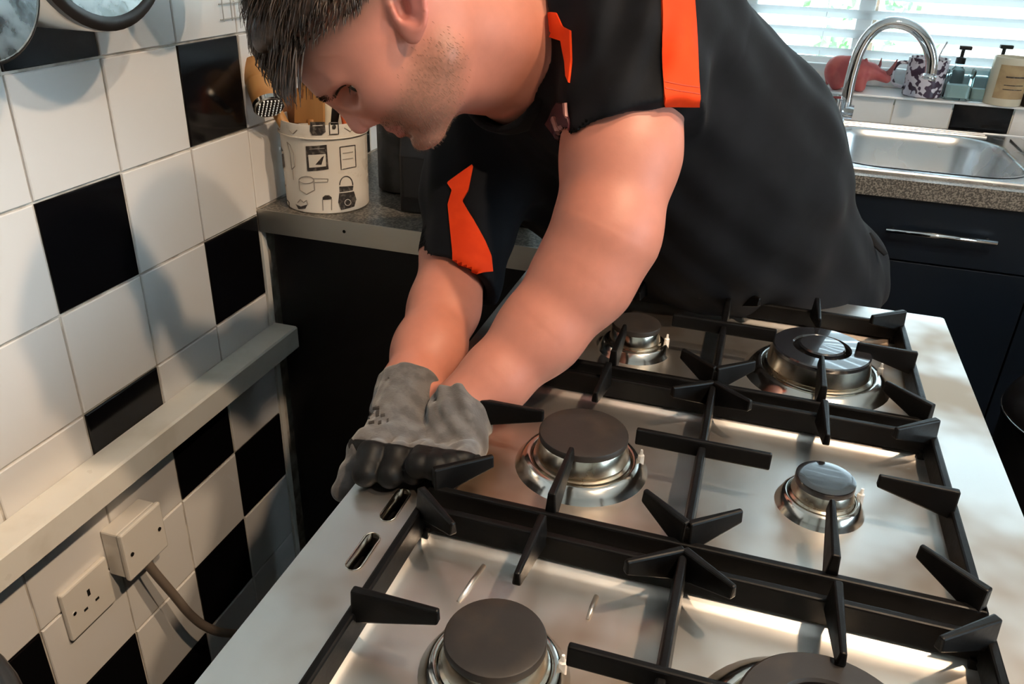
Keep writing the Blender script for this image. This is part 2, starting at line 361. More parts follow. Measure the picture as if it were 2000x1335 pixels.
def burner(x, y, rc, hc, kind):
    """pressed flare, aluminium crown, cap"""
    rb = rc * 1.32
    base = MB(CO).lathe([(rb * 1.16, -.001), (rb * 1.08, .004), (rb, .0105), (rb * .93, .0125), (rb * .86, .0125), (rb * .86, .002)], (x, y, WB), n=48, cap0=False, cap1=False).build('burner_base', M['bright_steel'], ck, smooth=True)
    if kind == 'cap' or kind == 'gloss':
        crown = MB(CO).lathe([(rc * 1.09, .003), (rc * 1.10, .012), (rc * 1.02, .0135), (rc * 1.02, .015), (rc * 1.06, .0165), (rc * .98, hc - .006), (rc * .94, hc - .004)], (x, y, WB), n=48, cap0=False).build('burner_crown', M['alu'], base, angle=35, smooth=True)
        MB(CO).lathe([(rc * .90, hc - .006), (rc * 1.0, hc - .004), (rc * 1.0, hc + .001), (rc * .985, hc + .0022), (rc * .95, hc + .0026), (rc * .7, hc + .0027), (0.004, hc + .0028)], (x, y, WB), n=48).build('burner_cap', M['cap' if kind == 'cap' else 'cap_gloss'], base, angle=35, smooth=True)
    else:                          # wok burner: wide ring with a small burner in the middle
        MB(CO).lathe([(rc * 1.10, .003), (rc * 1.12, .010), (rc * 1.04, .0125), (rc * 1.04, .0145), (rc * 1.07, .016), (rc * 1.0, hc - .004), (rc * .98, hc - .003)], (x, y, WB), n=56, cap0=False, cap1=False).build('burner_crown', M['alu'], base, angle=35, smooth=True)
        MB(CO).lathe([(rc * 1.0, hc - .0045), (rc * 1.0, hc), (rc * .97, hc + .0015), (rc * .60, hc + .002), (rc * .57, hc), (rc * .57, hc - .010), (rc * .40, hc - .016)], (x, y, WB), n=56, cap0=False, cap1=True).build('burner_ring', M['cap_gloss'] if kind == 'wok_far' else M['cap'], base, angle=35, smooth=True)
        MB(CO).lathe([(rc * .42, hc - .016), (rc * .44, hc - .003), (rc * .47, hc - .002), (rc * .47, hc + .003), (rc * .44, hc + .005), (.003, hc + .0056)], (x, y, WB), n=40).build('burner_cap', M['cap_gloss'], base, angle=35, smooth=True)
        for a in (0.6, 2.2, 3.7, 5.3):
            MB(CO).box((x + rc * .5 * math.cos(a) - .004, y + rc * .5 * math.sin(a) - .004, WB + hc - .012), (x + rc * .5 * math.cos(a) + .004, y + rc * .5 * math.sin(a) + .004, WB + hc - .002)).build('burner_bridge', M['alu'], base)
    # spark electrode beside the crown
    MB(CO).lathe([(.0032, 0), (.0032, .016), (.0018, .017), (.0012, .022)], (x + rb * .98, y + rb * .25, WB), n=8).build('spark_electrode', M['sill'], base)
burner(0.705, -0.802, 0.0355, 0.034, 'cap')
burner(0.707, -0.537, 0.0430, 0.037, 'cap')
burner(0.930, -0.524, 0.0265, 0.030, 'gloss')
burner(0.714, -0.268, 0.0300, 0.034, 'cap')
burner(0.933, -0.262, 0.0560, 0.038, 'wok_far')
burner(0.922, -0.802, 0.0570, 0.036, 'wok')
# raised ribs pressed into the nearest well
for (u, v, u2, v2) in ((945, 1105, 895, 1175), (1165, 1165, 1148, 1210)):
    a = at_z(u, v, WB); b_ = at_z(u2, v2, WB)
    MB(CO).tube([a + V(0, 0, .0003), (a + b_) / 2 + V(0, 0, .0012), b_ + V(0, 0, .0003)], [.0022, .0022, .0016], 8).build('pressed_rib', M['hob'], ck, smooth=True)

# ------------------------------------------------------------------ cast-iron grates
def finger(p, q, w0, w1, zb0, zb1, zt0, zt1):
    """tapered bar from p to q: widths, bottom heights, top heights at both ends (top narrower)"""
    p = Vector((*p, 0)); q = Vector((*q, 0)); d = (q - p).normalized(); nrm = Vector((-d.y, d.x, 0))
    def ring(c, w_, zb, zt): return [tuple(c + nrm * (-w_) + Vector((0, 0, zb))), tuple(c + nrm * w_ + Vector((0, 0, zb))), tuple(c + nrm * w_ * .62 + Vector((0, 0, zt))), tuple(c - nrm * w_ * .62 + Vector((0, 0, zt)))]
    return MB().loft([ring(p, w0, zb0, zt0), ring(q, w1, zb1, zt1)], cap0=True, cap1=True)
HX, HY = 0.219, 0.124
BX = (-0.113, 0.112)               # burner columns relative to the grate centre (0.818)
ZT = 0.050                         # finger top above the well bottom
def make_grate(label):
    g = empty('pan_grate', (0.818, 0, WB), label, 'pan grate', 'cast-iron pan grates on the hob')
    fr = MB(); b0, b1 = 0.008, 0.030
    for (x0, x1, y0, y1) in ((-HX, HX, -HY, -HY), (-HX, HX, HY, HY), (-HX, -HX, -HY, HY), (HX, HX, -HY, HY)):
        wv = .0062
        f_ = MB()
        if y0 == y1:
            P = [(x0 - wv, y0 - wv), (x1 + wv, y0 - wv), (x1 + wv, y0 + wv), (x0 - wv, y0 + wv)]; Q = [(x0 - wv * .6, y0 - wv * .6), (x1 + wv * .6, y0 - wv * .6), (x1 + wv * .6, y0 + wv * .6), (x0 - wv * .6, y0 + wv * .6)]
        else:
            P = [(x0 - wv, y0 - wv), (x0 + wv, y0 - wv), (x0 + wv, y1 + wv), (x0 - wv, y1 + wv)]; Q = [(x0 - wv * .6, y0 - wv * .6), (x0 + wv * .6, y0 - wv * .6), (x0 + wv * .6, y1 + wv * .6), (x0 - wv * .6, y1 + wv * .6)]
        fr.loft([[(x, y, b0) for x, y in P], [(x, y, b1) for x, y in Q]], cap0=True, cap1=True)
    fr.build('frame', M['iron'], g, bevel=.0018)
    def fin(p, q, w0=.0056, w1=.0036, name='finger', tip=.012):
        finger(p, q, w0, w1, .020, ZT - tip, ZT - .001, ZT).build(name, M['iron'], g, bevel=.0016)
    finger((0, -HY), (0, HY), .0052, .0052, .018, .018, ZT - .005, ZT - .005).build('centre_bar', M['iron'], g, bevel=.0015)
    finger((-.062, 0), (.062, 0), .0046, .0046, ZT - .016, ZT - .016, ZT, ZT).build('cross_bar', M['iron'], g, bevel=.0015)
    for x in BX:
        for s_ in (-1, 1): fin((x, s_ * HY), (x, s_ * (HY - .073)))
    for s_ in (-1, 1): fin((s_ * HX, 0), (s_ * (HX - .066), 0))
    for sx in (-1, 1):
        for sy in (-1, 1):
            fin((sx * HX, sy * HY), (sx * (HX - .043), sy * (HY - .036)), .0060, .0037)
            fin((0, sy * (HY - .002)), (sx * .040, sy * (HY - .033)), .0056, .0036)
            MB().box((sx * (HX - .004) - .006, sy * (HY - .004) - .006, .004), (sx * (HX - .004) + .006, sy * (HY - .004) + .006, .012)).build('foot', M['iron'], g)
    return g
g0 = make_grate('black cast-iron pan grate nearest the bottom edge of the photo'); g0.location.y = WELLS[0]
g1 = copy_tree(g0); g1.location.y = WELLS[1]; g1['label'] = 'black cast-iron pan grate between the two other grates, beside the gloved hands'
g2 = copy_tree(g0); g2.location.y = WELLS[2]; g2['label'] = 'black cast-iron pan grate farthest back, against the dark shirt'

# ------------------------------------------------------------------ worktops and cabinets
def top_obj(b, name, m, label, cat, group=None, **k):
    return tag(b.build(name, m, **k), label, cat, group)
# left run, its cut end faces the cooker
wt = empty('worktop', (0.3, 0.6, WZ - .04), 'grey speckled worktop along the tiled wall with a metal end strip', 'worktop'); WO = tuple(wt.location)
MB(WO).box((0.0006, 0.002, WZ - .040), (0.60, YB - .001, WZ)).build('board', M['granite'], wt, bevel=.002)
es = MB(WO).box((0.0006, -0.0005, WZ - .0405), (0.601, 0.002, WZ + .0008)).build('end_strip', M['alu_strip'], wt)
for u, v in ((672, 452),):
    p = at_y(u, v, -0.0006); MB(WO).lathe([(.0030, 0), (.0028, .0006)], (p[0], -0.0005, p[2]), (0, -1, 0), 12).build('screw_hole', M['dark'], es)
# sink run: worktop with a cut-out for the bowl
SX0, SX1, SY0, SY1 = 0.985, 1.415, 0.800, 1.235
ws = empty('worktop', (1.6, 1.03, WZ - .04), 'grey speckled worktop carrying the steel sink below the window', 'worktop'); WO2 = tuple(ws.location)
MB(WO2).plate([(0.602, 0.714), (2.6, 0.714), (2.6, YB - .001), (0.602, YB - .001)], [rrect(SX0 - .004, SX1 + .004, SY0 - .004, SY1 + .004, .12, 8)], WZ - .040, WZ).build('board', M['granite'], ws)
# black base unit under the left run
cb = empty('base_cabinet', (0.3, 0.65, 0), 'black base cabinet under the worktop, its plain side facing the cooker', 'cabinet'); CBO = tuple(cb.location)
MB(CBO).box((0.018, 0.016, 0.0), (0.575, 0.034, WZ - .042)).build('end_panel', M['black_panel'], cb)
MB(CBO).box((0.018, 0.034, 0.1), (0.56, 1.30, WZ - .042)).build('carcass', M['black_panel'], cb)
for ya, yb in ((.036, .36), (.364, .70)):
    d_ = MB(CBO).box((.562, ya, .11), (.58, yb, WZ - .046)).build('door', M['navy'], cb, bevel=.001)
    MB(CBO).tube([(.58, yb - .04, .70), (.60, yb - .04, .70), (.60, yb - .04, .82), (.58, yb - .04, .82)], .004, 8).build('handle', M['chrome'], d_)
# sink base units with a drawer front, door and bar handle
p1 = at_y(1730, 449, .70); p2 = at_y(1948, 473, .70)
DZ = 0.7205
def base_unit(x0, x1, label, hx0, hx1):
    c = empty('base_cabinet', ((x0 + x1) / 2, 1.03, 0), label, 'cabinet', 'dark units under the sink worktop'); o = tuple(c.location)
    MB(o).box((x0 + .001, .745, .1), (x1 - .001, 1.32, WZ - .20)).build('carcass', M['black_panel'], c)
    MB(o).box((x0 + .001, .78, 0), (x1 - .001, .80, .1)).build('plinth', M['black_panel'], c)
    dw = MB(o).box((x0 + .002, .726, DZ + .002), (x1 - .002, .745, WZ - .042)).build('drawer_front', M['navy'], c, bevel=.0012)
    dr = MB(o).box((x0 + .002, .726, .11), (x1 - .002, .745, DZ - .002)).build('door', M['navy'], c, bevel=.0012)
    hz = p1[2]
    hb = MB(o).tube([(hx0, .700, hz), (hx1, .700, hz)], .0058, 12); 
    for hx in (hx0 + .016, hx1 - .016): hb.tube([(hx, .700, hz), (hx, .727, hz)], .0042, 8)
    hb.build('handle', M['chrome'], dw, smooth=True)
    MB(o).tube([(x0 + .05, .727, .50), (x0 + .05, .70, .50), (x0 + .05, .70, .62), (x0 + .05, .727, .62)], .005, 8).build('handle', M['chrome'], dr, smooth=True)
base_unit(0.60, 1.02, 'dark navy base cabinet in the corner behind the person, mostly hidden', .70, .92)
base_unit(1.02, 1.445, 'dark navy base cabinet under the sink bowl with a chrome bar drawer handle', p1[0], p2[0])
base_unit(1.445, 2.0, 'dark navy base cabinet under the draining board at the right edge', 1.60, 1.84)

# ------------------------------------------------------------------ sink
sk = empty('sink', (1.4, 1.02, WZ), 'stainless steel inset sink with a rounded bowl and draining board', 'sink'); SO = tuple(sk.location)
bl = rrect(SX0, SX1, SY0, SY1, .118, 9)
dk = MB(SO).plate(rrect(0.93, 2.02, .752, 1.325, .02, 4), [bl], WZ + .0003, WZ + .0045)
for y in (1.262, 1.285, 1.306):
    dk.tube([(1.03, y, WZ + .0045), (1.40, y, WZ + .0045)], .0045, 8)
dk.tube([(.94, .760, WZ + .0045), (2.01, .760, WZ + .0045)], .004, 8); dk.tube([(.94, 1.318, WZ + .0045), (2.01, 1.318, WZ + .0045)], .004, 8)
dk.build('deck', M['steel_sink'], sk, smooth=True, angle=35)
lp = []
for ins, dz, r in ((-.006, .0062, .12), (0, .006, .118), (.004, .002, .114), (.010, -.02, .108), (.018, -.14, .10), (.035, -.165, .085), (.06, -.172, .06), (.15, -.174, .03)):
    lp.append([(x, y, WZ + dz) for x, y in rrect(SX0 + ins, SX1 - ins, SY0 + ins, SY1 - ins, r, 9)][::-1])
MB(SO).loft(lp, cap1=True).build('bowl', M['steel_sink'], sk, smooth=True, angle=60)
MB(SO).lathe([(.04, .0), (.038, .003), (.02, .001)], ((SX0 + SX1) / 2, (SY0 + SY1) / 2, WZ - .174), n=24).build('drain', M['chrome'], sk)
dr_ = MB(SO)
for k in range(7): dr_.box((1.50, .83 + k * .055, WZ + .0045), (1.96, .845 + k * .055, WZ + .008))
MB(SO).box((1.452, .80, WZ + .0045), (1.462, 1.25, WZ + .009)).build('drainer_edge', M['steel_sink'], sk, bevel=.003)
for k in range(7): MB(SO).box((1.50, .83 + k * .055, WZ + .0045), (1.96, .845 + k * .055, WZ + .008)).build('drainer_rib', M['steel_sink'], sk, bevel=.001)
# mixer tap
YT = 1.20
tp = empty('mixer_tap', (1.012, YT, WZ + .0045), 'chrome swan-neck mixer tap with a side lever beside the window', 'tap'); TO = tuple(tp.location)
b0 = at_y(1640, 235, YT); n0 = at_y(1655, 200, YT)
MB(TO).lathe([(.030, 0), (.030, .006), (.022, .010), (.020, .075), (.022, .080)], (1.012, YT, WZ + .0045), n=24).build('base', M['chrome'], tp, smooth=True, angle=35)
MB(TO).tube([at_y(1580, 207, YT), at_y(1600, 212, YT), at_y(1665, 219, YT)], [.015, .017, .019], 16).build('crossbar', M['chrome'], tp, smooth=True)
lev = MB(TO).tube([at_y(1576, 206, YT - .01), at_y(1577, 178, YT - .012), at_y(1577, 150, YT - .014), at_y(1577, 132, YT - .014)], [.008, .0055, .005, .0055], 10)
lev.build('lever', M['chrome'], tp, smooth=True)
MB(TO).lathe([(.004, -.006), (.017, -.004), (.018, 0), (.017, .004), (.004, .006)], at_y(1577, 166, YT - .012), (0, 1, 0), 20).build('lever_disc', M['chrome'], tp, smooth=True)
ar = [at_y(u, v, YT) for u, v in ((1649, 222), (1653, 200), (1659, 165), (1668, 130), (1679, 98), (1696, 70), (1718, 51), (1745, 44), (1775, 50), (1798, 66), (1813, 90), (1820, 118), (1817, 146))]
MB(TO).tube(smooth_path(ar, 5), .0145, 16).build('spout', M['chrome'], tp, smooth=True)
MB(TO).tube([ar[-1], ar[-1] + V(-.002, 0, -.012)], .017, 16).build('spout_nozzle', M['chrome'], tp, smooth=True)

# ------------------------------------------------------------------ window wall, sill, blind, garden
WX0, WX1, WZ0, WZ1 = 0.70, 2.45, 0.985, 2.30
SZ = 0.9795                         # underside of the sill
wb = MB()
wb.box((-0.1, YB, 0), (WX0, YB + .2, ZC)); wb.box((WX1, YB, 0), (XR, YB + .2, ZC)); wb.box((WX0, YB, 0), (WX1, YB + .2, SZ - .02)); wb.box((WX0, YB, WZ1), (WX1, YB + .2, ZC))
wbo = struct(wb.build('wall_back', M['plaster']))
jx = [at_y(u, 230, YB - .006)[0] for u in (1740, 1858, 1976)]
xs = [jx[0] - 4 * .15 + k * .15 for k in range(0, 14)]
for k in range(13):
    x0 = max(xs[k], .602); x1 = xs[k + 1]
    if x1 - x0 < .02: continue
    me = tile_mesh(x1 - x0 - 2 * G, SZ - .002 - WZ - 2 * G, .004, 'y', 'tile_black' if k in (5, 1, 9) else 'tile_white')
    link('tile', me, None, wbo, (x0 + G, YB, WZ + G))
struct(top_obj(MB().box((WX0 - .02, YB - .025, SZ - .0005), (WX1 + .02, YB + .2, SZ + .0055)), 'trim_2', M['sill'], None, None, bevel=.002))
SILL = SZ + .0055
wn = struct(empty('window_1', ((WX0 + WX1) / 2, YB + .15, SILL))); NO = tuple(wn.location)
fy0, fy1 = YB + .135, YB + .185
def fbar(x0, x1, z0, z1, nm='window_frame'): MB(NO).box((x0, fy0, z0), (x1, fy1, z1)).build(nm, M['upvc'], wn, bevel=.004)
fbar(WX0, WX1, SILL + .0005, SILL + .055); fbar(WX0, WX1, WZ1 - .055, WZ1 - .001); fbar(WX0 + .001, WX0 + .055, SILL + .055, WZ1 - .055); fbar(WX1 - .055, WX1 - .001, SILL + .055, WZ1 - .055)
mx = at_y(1688, 40, YB + .15)[0]
fbar(mx - .022, mx + .022, SILL + .055, WZ1 - .055, 'mullion'); fbar(mx + .62, mx + .665, SILL + .055, WZ1 - .055, 'mullion')
for xa, xb in ((WX0 + .055, mx - .022), (mx + .022, mx + .62), (mx + .665, WX1 - .055)):
    MB(NO).box((xa, YB + .158, SILL + .055), (xb, YB + .162, WZ1 - .055)).build('pane', M['pane'], wn)
# venetian blind
bln = empty('venetian_blind', (1.5, YB + .10, 1.1), 'white venetian blind with open slats across the kitchen window', 'blind'); BO = tuple(bln.location)
for k in range(23):
    z = 1.075 + k * .052
    b_ = MB(BO)
    b_.loft([[(x, YB + .115 + dy, z + dz) for dy, dz in ((-.018, .0130), (0, .0022), (.018, -.0130), (.018, -.0136), (0, .0016), (-.018, .0124))] for x in (WX0 + .01, WX1 - .01)], cap0=True, cap1=True)
    b_.build('slat', M['blind'], bln)
for x in (.95, 1.5, 2.05): MB(BO).tube([(x, YB + .115, 1.06), (x, YB + .115, WZ1 - .002)], .0008, 5).build('cord', M['blind'], bln)
MB(BO).box((WX0 + .01, YB + .098, 1.045), (WX1 - .01, YB + .132, 1.06)).build('bottom_rail', M['blind'], bln)
MB(BO).box((WX0 + .005, YB + .095, WZ1 - .04), (WX1 - .005, YB + .133, WZ1 - .0005)).build('head_rail', M['blind'], bln)
# outside: pale ground, rendered wall with pale boards, a few plants
struct(top_obj(MB().box((-6, YB + .35, -.3), (9, 9, -.12)), 'ground', M['paving'], None, None))
fc = empty('garden_fence', (1.5, 5.2, -.12), 'sunlit pale board fence seen through the blind', 'fence')
for k in range(14): MB().box((-3.5, -.01, .02 + k * .15), (3.5, .012, .15 + k * .15)).build('board', M['fence'], fc)
for x in (-3.4, -1.7, 0, 1.7, 3.4): MB().box((x - .05, .0125, 0), (x + .05, .09, 2.2)).build('post', M['fence'], fc)
def shrub(x, y, h, r, label, seed):
    rs = random.Random(seed); e = empty('garden_shrub', (x, y, -.12), label, 'shrub', 'shrubs outside the window')
    MB().tube([(0, 0, 0), (.01, 0, h * .5), (0, .02, h * .8)], [.03, .02, .01], 8).build('stem', M['bark'], e)
    lv = MB()
    for k in range(260):
        a = rs.uniform(0, 6.28); el = rs.uniform(-1, 1); rr = r * rs.uniform(.5, 1) ; c = Vector((rr * math.cos(a) * math.sqrt(1 - el * el), rr * math.sin(a) * math.sqrt(1 - el * el), h * .65 + rr * el * 1.2))
        d = Vector((rs.uniform(-1, 1), rs.uniform(-1, 1), rs.uniform(-.4, 1))).normalized() * .09; s_ = d.orthogonal().normalized() * .03
        lv.add([c, c + d * .5 + s_, c + d, c + d * .5 - s_], [(0, 1, 2, 3)])
    tag(lv.build('foliage', M['leaf'], e), kind='stuff')
shrub(1.35, 4.3, 1.7, .42, 'leafy green shrub outside the window behind the tap', 1)
shrub(3.0, 4.5, 1.9, .5, 'larger leafy shrub outside the window at the right', 2)
shrub(.35, 4.4, 1.5, .4, 'low shrub outside the window beside the shirt', 3)
# unseen window added in the right wall to bring cool daylight from the side
dn = struct(empty('added_window', (XR + .05, (PX[0] + PX[1]) / 2, PX[2]))); DO = tuple(dn.location)
for (ya, yb) in ((PX[0], (PX[0] + PX[1]) / 2), ((PX[0] + PX[1]) / 2, PX[1])):
    for lo, hi in (((XR + .03, ya + .001, PX[2] + .001), (XR + .08, ya + .07, PX[3] - .001)), ((XR + .03, yb - .07, PX[2] + .001), (XR + .08, yb - .001, PX[3] - .001)), ((XR + .03, ya + .07, PX[2] + .001), (XR + .08, yb - .07, PX[2] + .08)), ((XR + .03, ya + .07, PX[3] - .09), (XR + .08, yb - .07, PX[3] - .001))):
        MB(DO).box(lo, hi).build('window_frame', M['upvc'], dn)
    MB(DO).box((XR + .053, ya + .07, PX[2] + .08), (XR + .057, yb - .07, PX[3] - .09)).build('pane', M['pane'], dn)
# ceiling downlights
for k, (lx, ly, lz) in enumerate(LAMPS):
    e = empty('downlight', (lx, ly, ZC), ('round ceiling downlight over the near end of the cooker', 'round ceiling downlight over the far end of the cooker')[k], 'downlight', 'ceiling downlights')
    MB().lathe([(.030, -.0005), (.030, -.02), (.038, -.024), (.048, -.018), (.05, -.0005)], n=28, cap0=False, cap1=False).build('trim_ring', M['chrome'], e, smooth=True)


# ------------------------------------------------------------------ smooth solids from distance fields (surface nets)
F32 = np.float32
def seg(P, a, b, ra, rb):
    a = np.asarray(a, F32); b = np.asarray(b, F32); d = b - a
    t = np.clip(((P - a) @ d) / float(d @ d), 0, 1)
    return np.linalg.norm(P - a - t[:, None] * d, axis=1) - (ra + (rb - ra) * t)
def fseg(P, a, b, ra, rb, ax, k):
    """segment flattened along unit axis ax by factor k (<1 thinner)"""
    ax = np.asarray(ax, F32)
    f = lambda q: q + ((q @ ax) * (1 / k - 1))[..., None] * ax
    return seg(f(P), f(np.asarray(a, F32)), f(np.asarray(b, F32)), ra, rb) * min(1, k ** .5)
def ell(P, c, r, ax=None):
    q = P - np.asarray(c, F32)
    if ax is not None: q = q @ np.asarray(ax, F32).T
    r = np.asarray(r, F32); k0 = np.linalg.norm(q / r, axis=1); k1 = np.linalg.norm(q / (r * r), axis=1)
    return k0 * (k0 - 1) / np.maximum(k1, 1e-6)
def smin(a, b, k):
    h = np.clip(.5 + .5 * (b - a) / k, 0, 1); return b * (1 - h) + a * h - k * h * (1 - h)
def smax(a, b, k): return -smin(-a, -b, k)
def chain(P, pts, rad, k=0.012):
    d = None
    for i in range(len(pts) - 1):
        s_ = seg(P, pts[i], pts[i + 1], rad[i], rad[i + 1]); d = s_ if d is None else smin(d, s_, k)
    return d
def sdf_mesh(name, f, lo, hi, h, mat_, parent=None, off=(0, 0, 0), smooth_it=1):
    lo = np.asarray(lo, F32); hi = np.asarray(hi, F32); n = np.ceil((hi - lo) / h).astype(int) + 1
    B = 6; nb = np.ceil(n / B).astype(int)
    ix = np.stack(np.meshgrid(*[np.arange(m) for m in nb], indexing='ij'), -1).reshape(-1, 3)
    cen = (lo + (ix * B + (B - 1) / 2) * h).astype(F32)
    act = np.concatenate([np.abs(f(cen[i:i + 400000])) for i in range(0, len(cen), 400000)]) < h * B * 1.35 + 0.004
    sg = None
    Fg = np.full(tuple(nb * B), 1.0, F32)
    # sign of inactive blocks from their centre value
    cv = np.concatenate([f(cen[i:i + 400000]) for i in range(0, len(cen), 400000)]).reshape(nb)
    Fg *= np.repeat(np.repeat(np.repeat(np.sign(cv).astype(F32), B, 0), B, 1), B, 2)
    loc = np.stack(np.meshgrid(*[np.arange(B)] * 3, indexing='ij'), -1).reshape(-1, 3)
    ids = ix[act]
    for i in range(0, len(ids), 2500):
        g = (ids[i:i + 2500, None, :] * B + loc[None]).reshape(-1, 3)
        Fg[g[:, 0], g[:, 1], g[:, 2]] = f((lo + g * h).astype(F32))
    ins = Fg < 0
    c = np.zeros(tuple(np.array(Fg.shape) - 1), np.uint8)
    cs = [(a, b, d) for a in (0, 1) for b in (0, 1) for d in (0, 1)]
    sh = np.array(Fg.shape) - 1
    for a, b, d in cs: c += ins[a:a + sh[0], b:b + sh[1], d:d + sh[2]]
    cells = np.argwhere((c > 0) & (c < 8))
    pos = np.zeros((len(cells), 3)); cnt = np.zeros(len(cells))
    val = {q: Fg[cells[:, 0] + q[0], cells[:, 1] + q[1], cells[:, 2] + q[2]] for q in cs}
    for q in cs:
        for axis in range(3):
            if q[axis] == 0:
                r = list(q); r[axis] = 1; r = tuple(r)
                fa, fb = val[q], val[r]; m = (fa < 0) != (fb < 0)
                t = np.where(m, fa / np.where(m, fa - fb, 1), 0)
                p = np.array(q, float)[None] + t[:, None] * (np.array(r) - np.array(q))[None]
                pos[m] += p[m]; cnt[m] += 1
    verts = lo + (cells + pos / cnt[:, None]) * h
    vid = np.full(tuple(sh), -1, np.int32); vid[cells[:, 0], cells[:, 1], cells[:, 2]] = np.arange(len(cells))
    quads = []
    for axis in range(3):
        sl0 = [slice(1, -1)] * 3; sl1 = [slice(1, -1)] * 3; sl0[axis] = slice(0, -1); sl1[axis] = slice(1, None)
        A = ins[tuple(sl0)]; Bm = ins[tuple(sl1)]
        e = np.argwhere(A != Bm); st = A[e[:, 0], e[:, 1], e[:, 2]]
        o = np.ones(3, int); o[axis] = 0; e = e + o
        u, v = [(1, 2), (2, 0), (0, 1)][axis]
        du = np.zeros(3, int); du[u] = 1; dv = np.zeros(3, int); dv[v] = 1
        q = [vid[tuple((e - du - dv).T)], vid[tuple((e - dv).T)], vid[tuple(e.T)], vid[tuple((e - du).T)]]
        q = np.stack(q, 1); q[~st] = q[~st][:, ::-1]; quads.append(q)
    quads = np.concatenate(quads); quads = quads[(quads >= 0).all(1)]
    for _ in range(smooth_it):       # light relaxation
        acc = np.zeros_like(verts); k = np.zeros(len(verts))
        for a in range(4):
            i, j = quads[:, a], quads[:, (a + 1) % 4]
            np.add.at(acc, i, verts[j]); np.add.at(acc, j, verts[i]); np.add.at(k, i, 1); np.add.at(k, j, 1)
        verts = verts * .5 + .5 * acc / np.maximum(k, 1)[:, None]
    me = bpy.data.meshes.new(name)
    me.vertices.add(len(verts)); me.vertices.foreach_set('co', (verts - np.asarray(off)).astype(np.float32).ravel())
    me.loops.add(len(quads) * 4); me.loops.foreach_set('vertex_index', quads.ravel().astype(np.int32))
    me.polygons.add(len(quads)); me.polygons.foreach_set('loop_start', np.arange(0, len(quads) * 4, 4, dtype=np.int32)); me.polygons.foreach_set('loop_total', np.full(len(quads), 4, np.int32))
    me.update(calc_edges=True); me.validate()
    me.polygons.foreach_set('use_smooth', [True] * len(me.polygons))
    o = link(name, me, mat_, parent)
    return o, verts, quads
def bvh_of(verts, quads): return BVHTree.FromPolygons([tuple(v) for v in verts], [tuple(int(i) for i in q) for q in quads])
def drape(name, m, parent, bvh, corners, nu, nv, off=0.0015, thick=0.0012, o=(0, 0, 0), waves=None):
    """a fabric patch lying on a garment: corner outline in view angles, dropped on the surface"""
    rows = []
    left, right = corners                                    # two polylines of (u, v)
    def interp(pl, t):
        s_ = t * (len(pl) - 1); i = min(int(s_), len(pl) - 2); k = s_ - i
        return (pl[i][0] * (1 - k) + pl[i + 1][0] * k, pl[i][1] * (1 - k) + pl[i + 1][1] * k)
    top = []; bot = []
    for j in range(nv + 1):
        a = interp(left, j / nv); b = interp(right, j / nv)
        for i in range(nu + 1):
            t = i / nu; u = a[0] * (1 - t) + b[0] * t; v = a[1] * (1 - t) + b[1] * t
            d = ray(u, v); hit, nr, idx, dist = bvh.ray_cast(Vector(CAM_C), Vector(d))
            if hit is None:
                rr = at_d(u, v, top_d[0]); hit, nr, idx, dist = bvh.find_nearest(Vector(rr))
            else: top_d[0] = dist
            if nr.dot(Vector(d)) > 0: nr = -nr
            top.append(np.array(hit + nr * (off + thick))); bot.append(np.array(hit + nr * (off - .002)))
    n = (nu + 1); b_ = MB(o); N = len(top)
    fs = []
    for j in range(nv):
        for i in range(nu):
            q = (j * n + i, j * n + i + 1, (j + 1) * n + i + 1, (j + 1) * n + i)
            fs.append(q[::-1]); fs.append(tuple(x + N for x in q))
    rim = [i for i in range(n)] + [j * n + nu for j in range(1, nv + 1)] + [nv * n + i for i in range(nu - 1, -1, -1)] + [j * n for j in range(nv - 1, 0, -1)]
    for k in range(len(rim)): a, c = rim[k], rim[(k + 1) % len(rim)]; fs.append((a, c, c + N, a + N))
    b_.add(top + bot, fs)
    return b_.build(name, m, parent, smooth=True, angle=50)
top_d = [1.0]

# ------------------------------------------------------------------ the person
M['shirt'] = mat('black_polo_fabric', (0.0022, 0.0026, 0.0040), 0.8, col2=(0.0032, 0.0036, 0.0054), scale=30, spec=0.18, sheen=0.02, bump=0.12, bscale=420, bdist=0.0006)
M['orange'] = mat('orange_fabric', (0.74, 0.050, 0.005), 0.7, col2=(0.66, 0.040, 0.004), scale=22, spec=0.2, bump=0.15, bscale=300, bdist=0.0006)
M['trousers'] = mat('black_work_trousers', (0.005, 0.005, 0.006), 0.85, spec=0.2, bump=0.2, bscale=200, bdist=0.001)
M['shoe'] = mat('black_shoe_leather', (0.008, 0.008, 0.008), 0.4)
M['glove'] = mat('grey_knit_glove', (0.100, 0.091, 0.087), 0.92, col2=(0.065, 0.059, 0.057), scale=70, bump=0.5, bscale=420, bdist=0.0008, sheen=0.3)
M['rubber'] = mat('black_rubber_coating', (0.004, 0.004, 0.004), 0.55, spec=0.25, bump=0.5, bscale=160, bdist=0.0008)
M['hair'] = mat('dark_brown_hair', (0.030, 0.018, 0.012), 0.42, col2=(0.075, 0.048, 0.034), scale=90, spec=0.6)
M['brow'] = mat('brown_eyebrow_hair', (0.075, 0.043, 0.027), 0.6); M['stubble'] = mat('reddish_brown_stubble', (0.14, 0.07, 0.04), 0.6)
M['badge'] = mat('maroon_embroidered_badge', (0.055, 0.008, 0.014), 0.5)
M['badge_line'] = mat('pale_embroidery_thread', (0.35, 0.17, 0.15), 0.6)
M['eye'] = mat('eye_white', (0.55, 0.50, 0.47), 0.15)
M['iris'] = mat('dark_iris', (0.02, 0.014, 0.01), 0.1)
M['button'] = mat('dark_button', (0.02, 0.02, 0.02), 0.3)
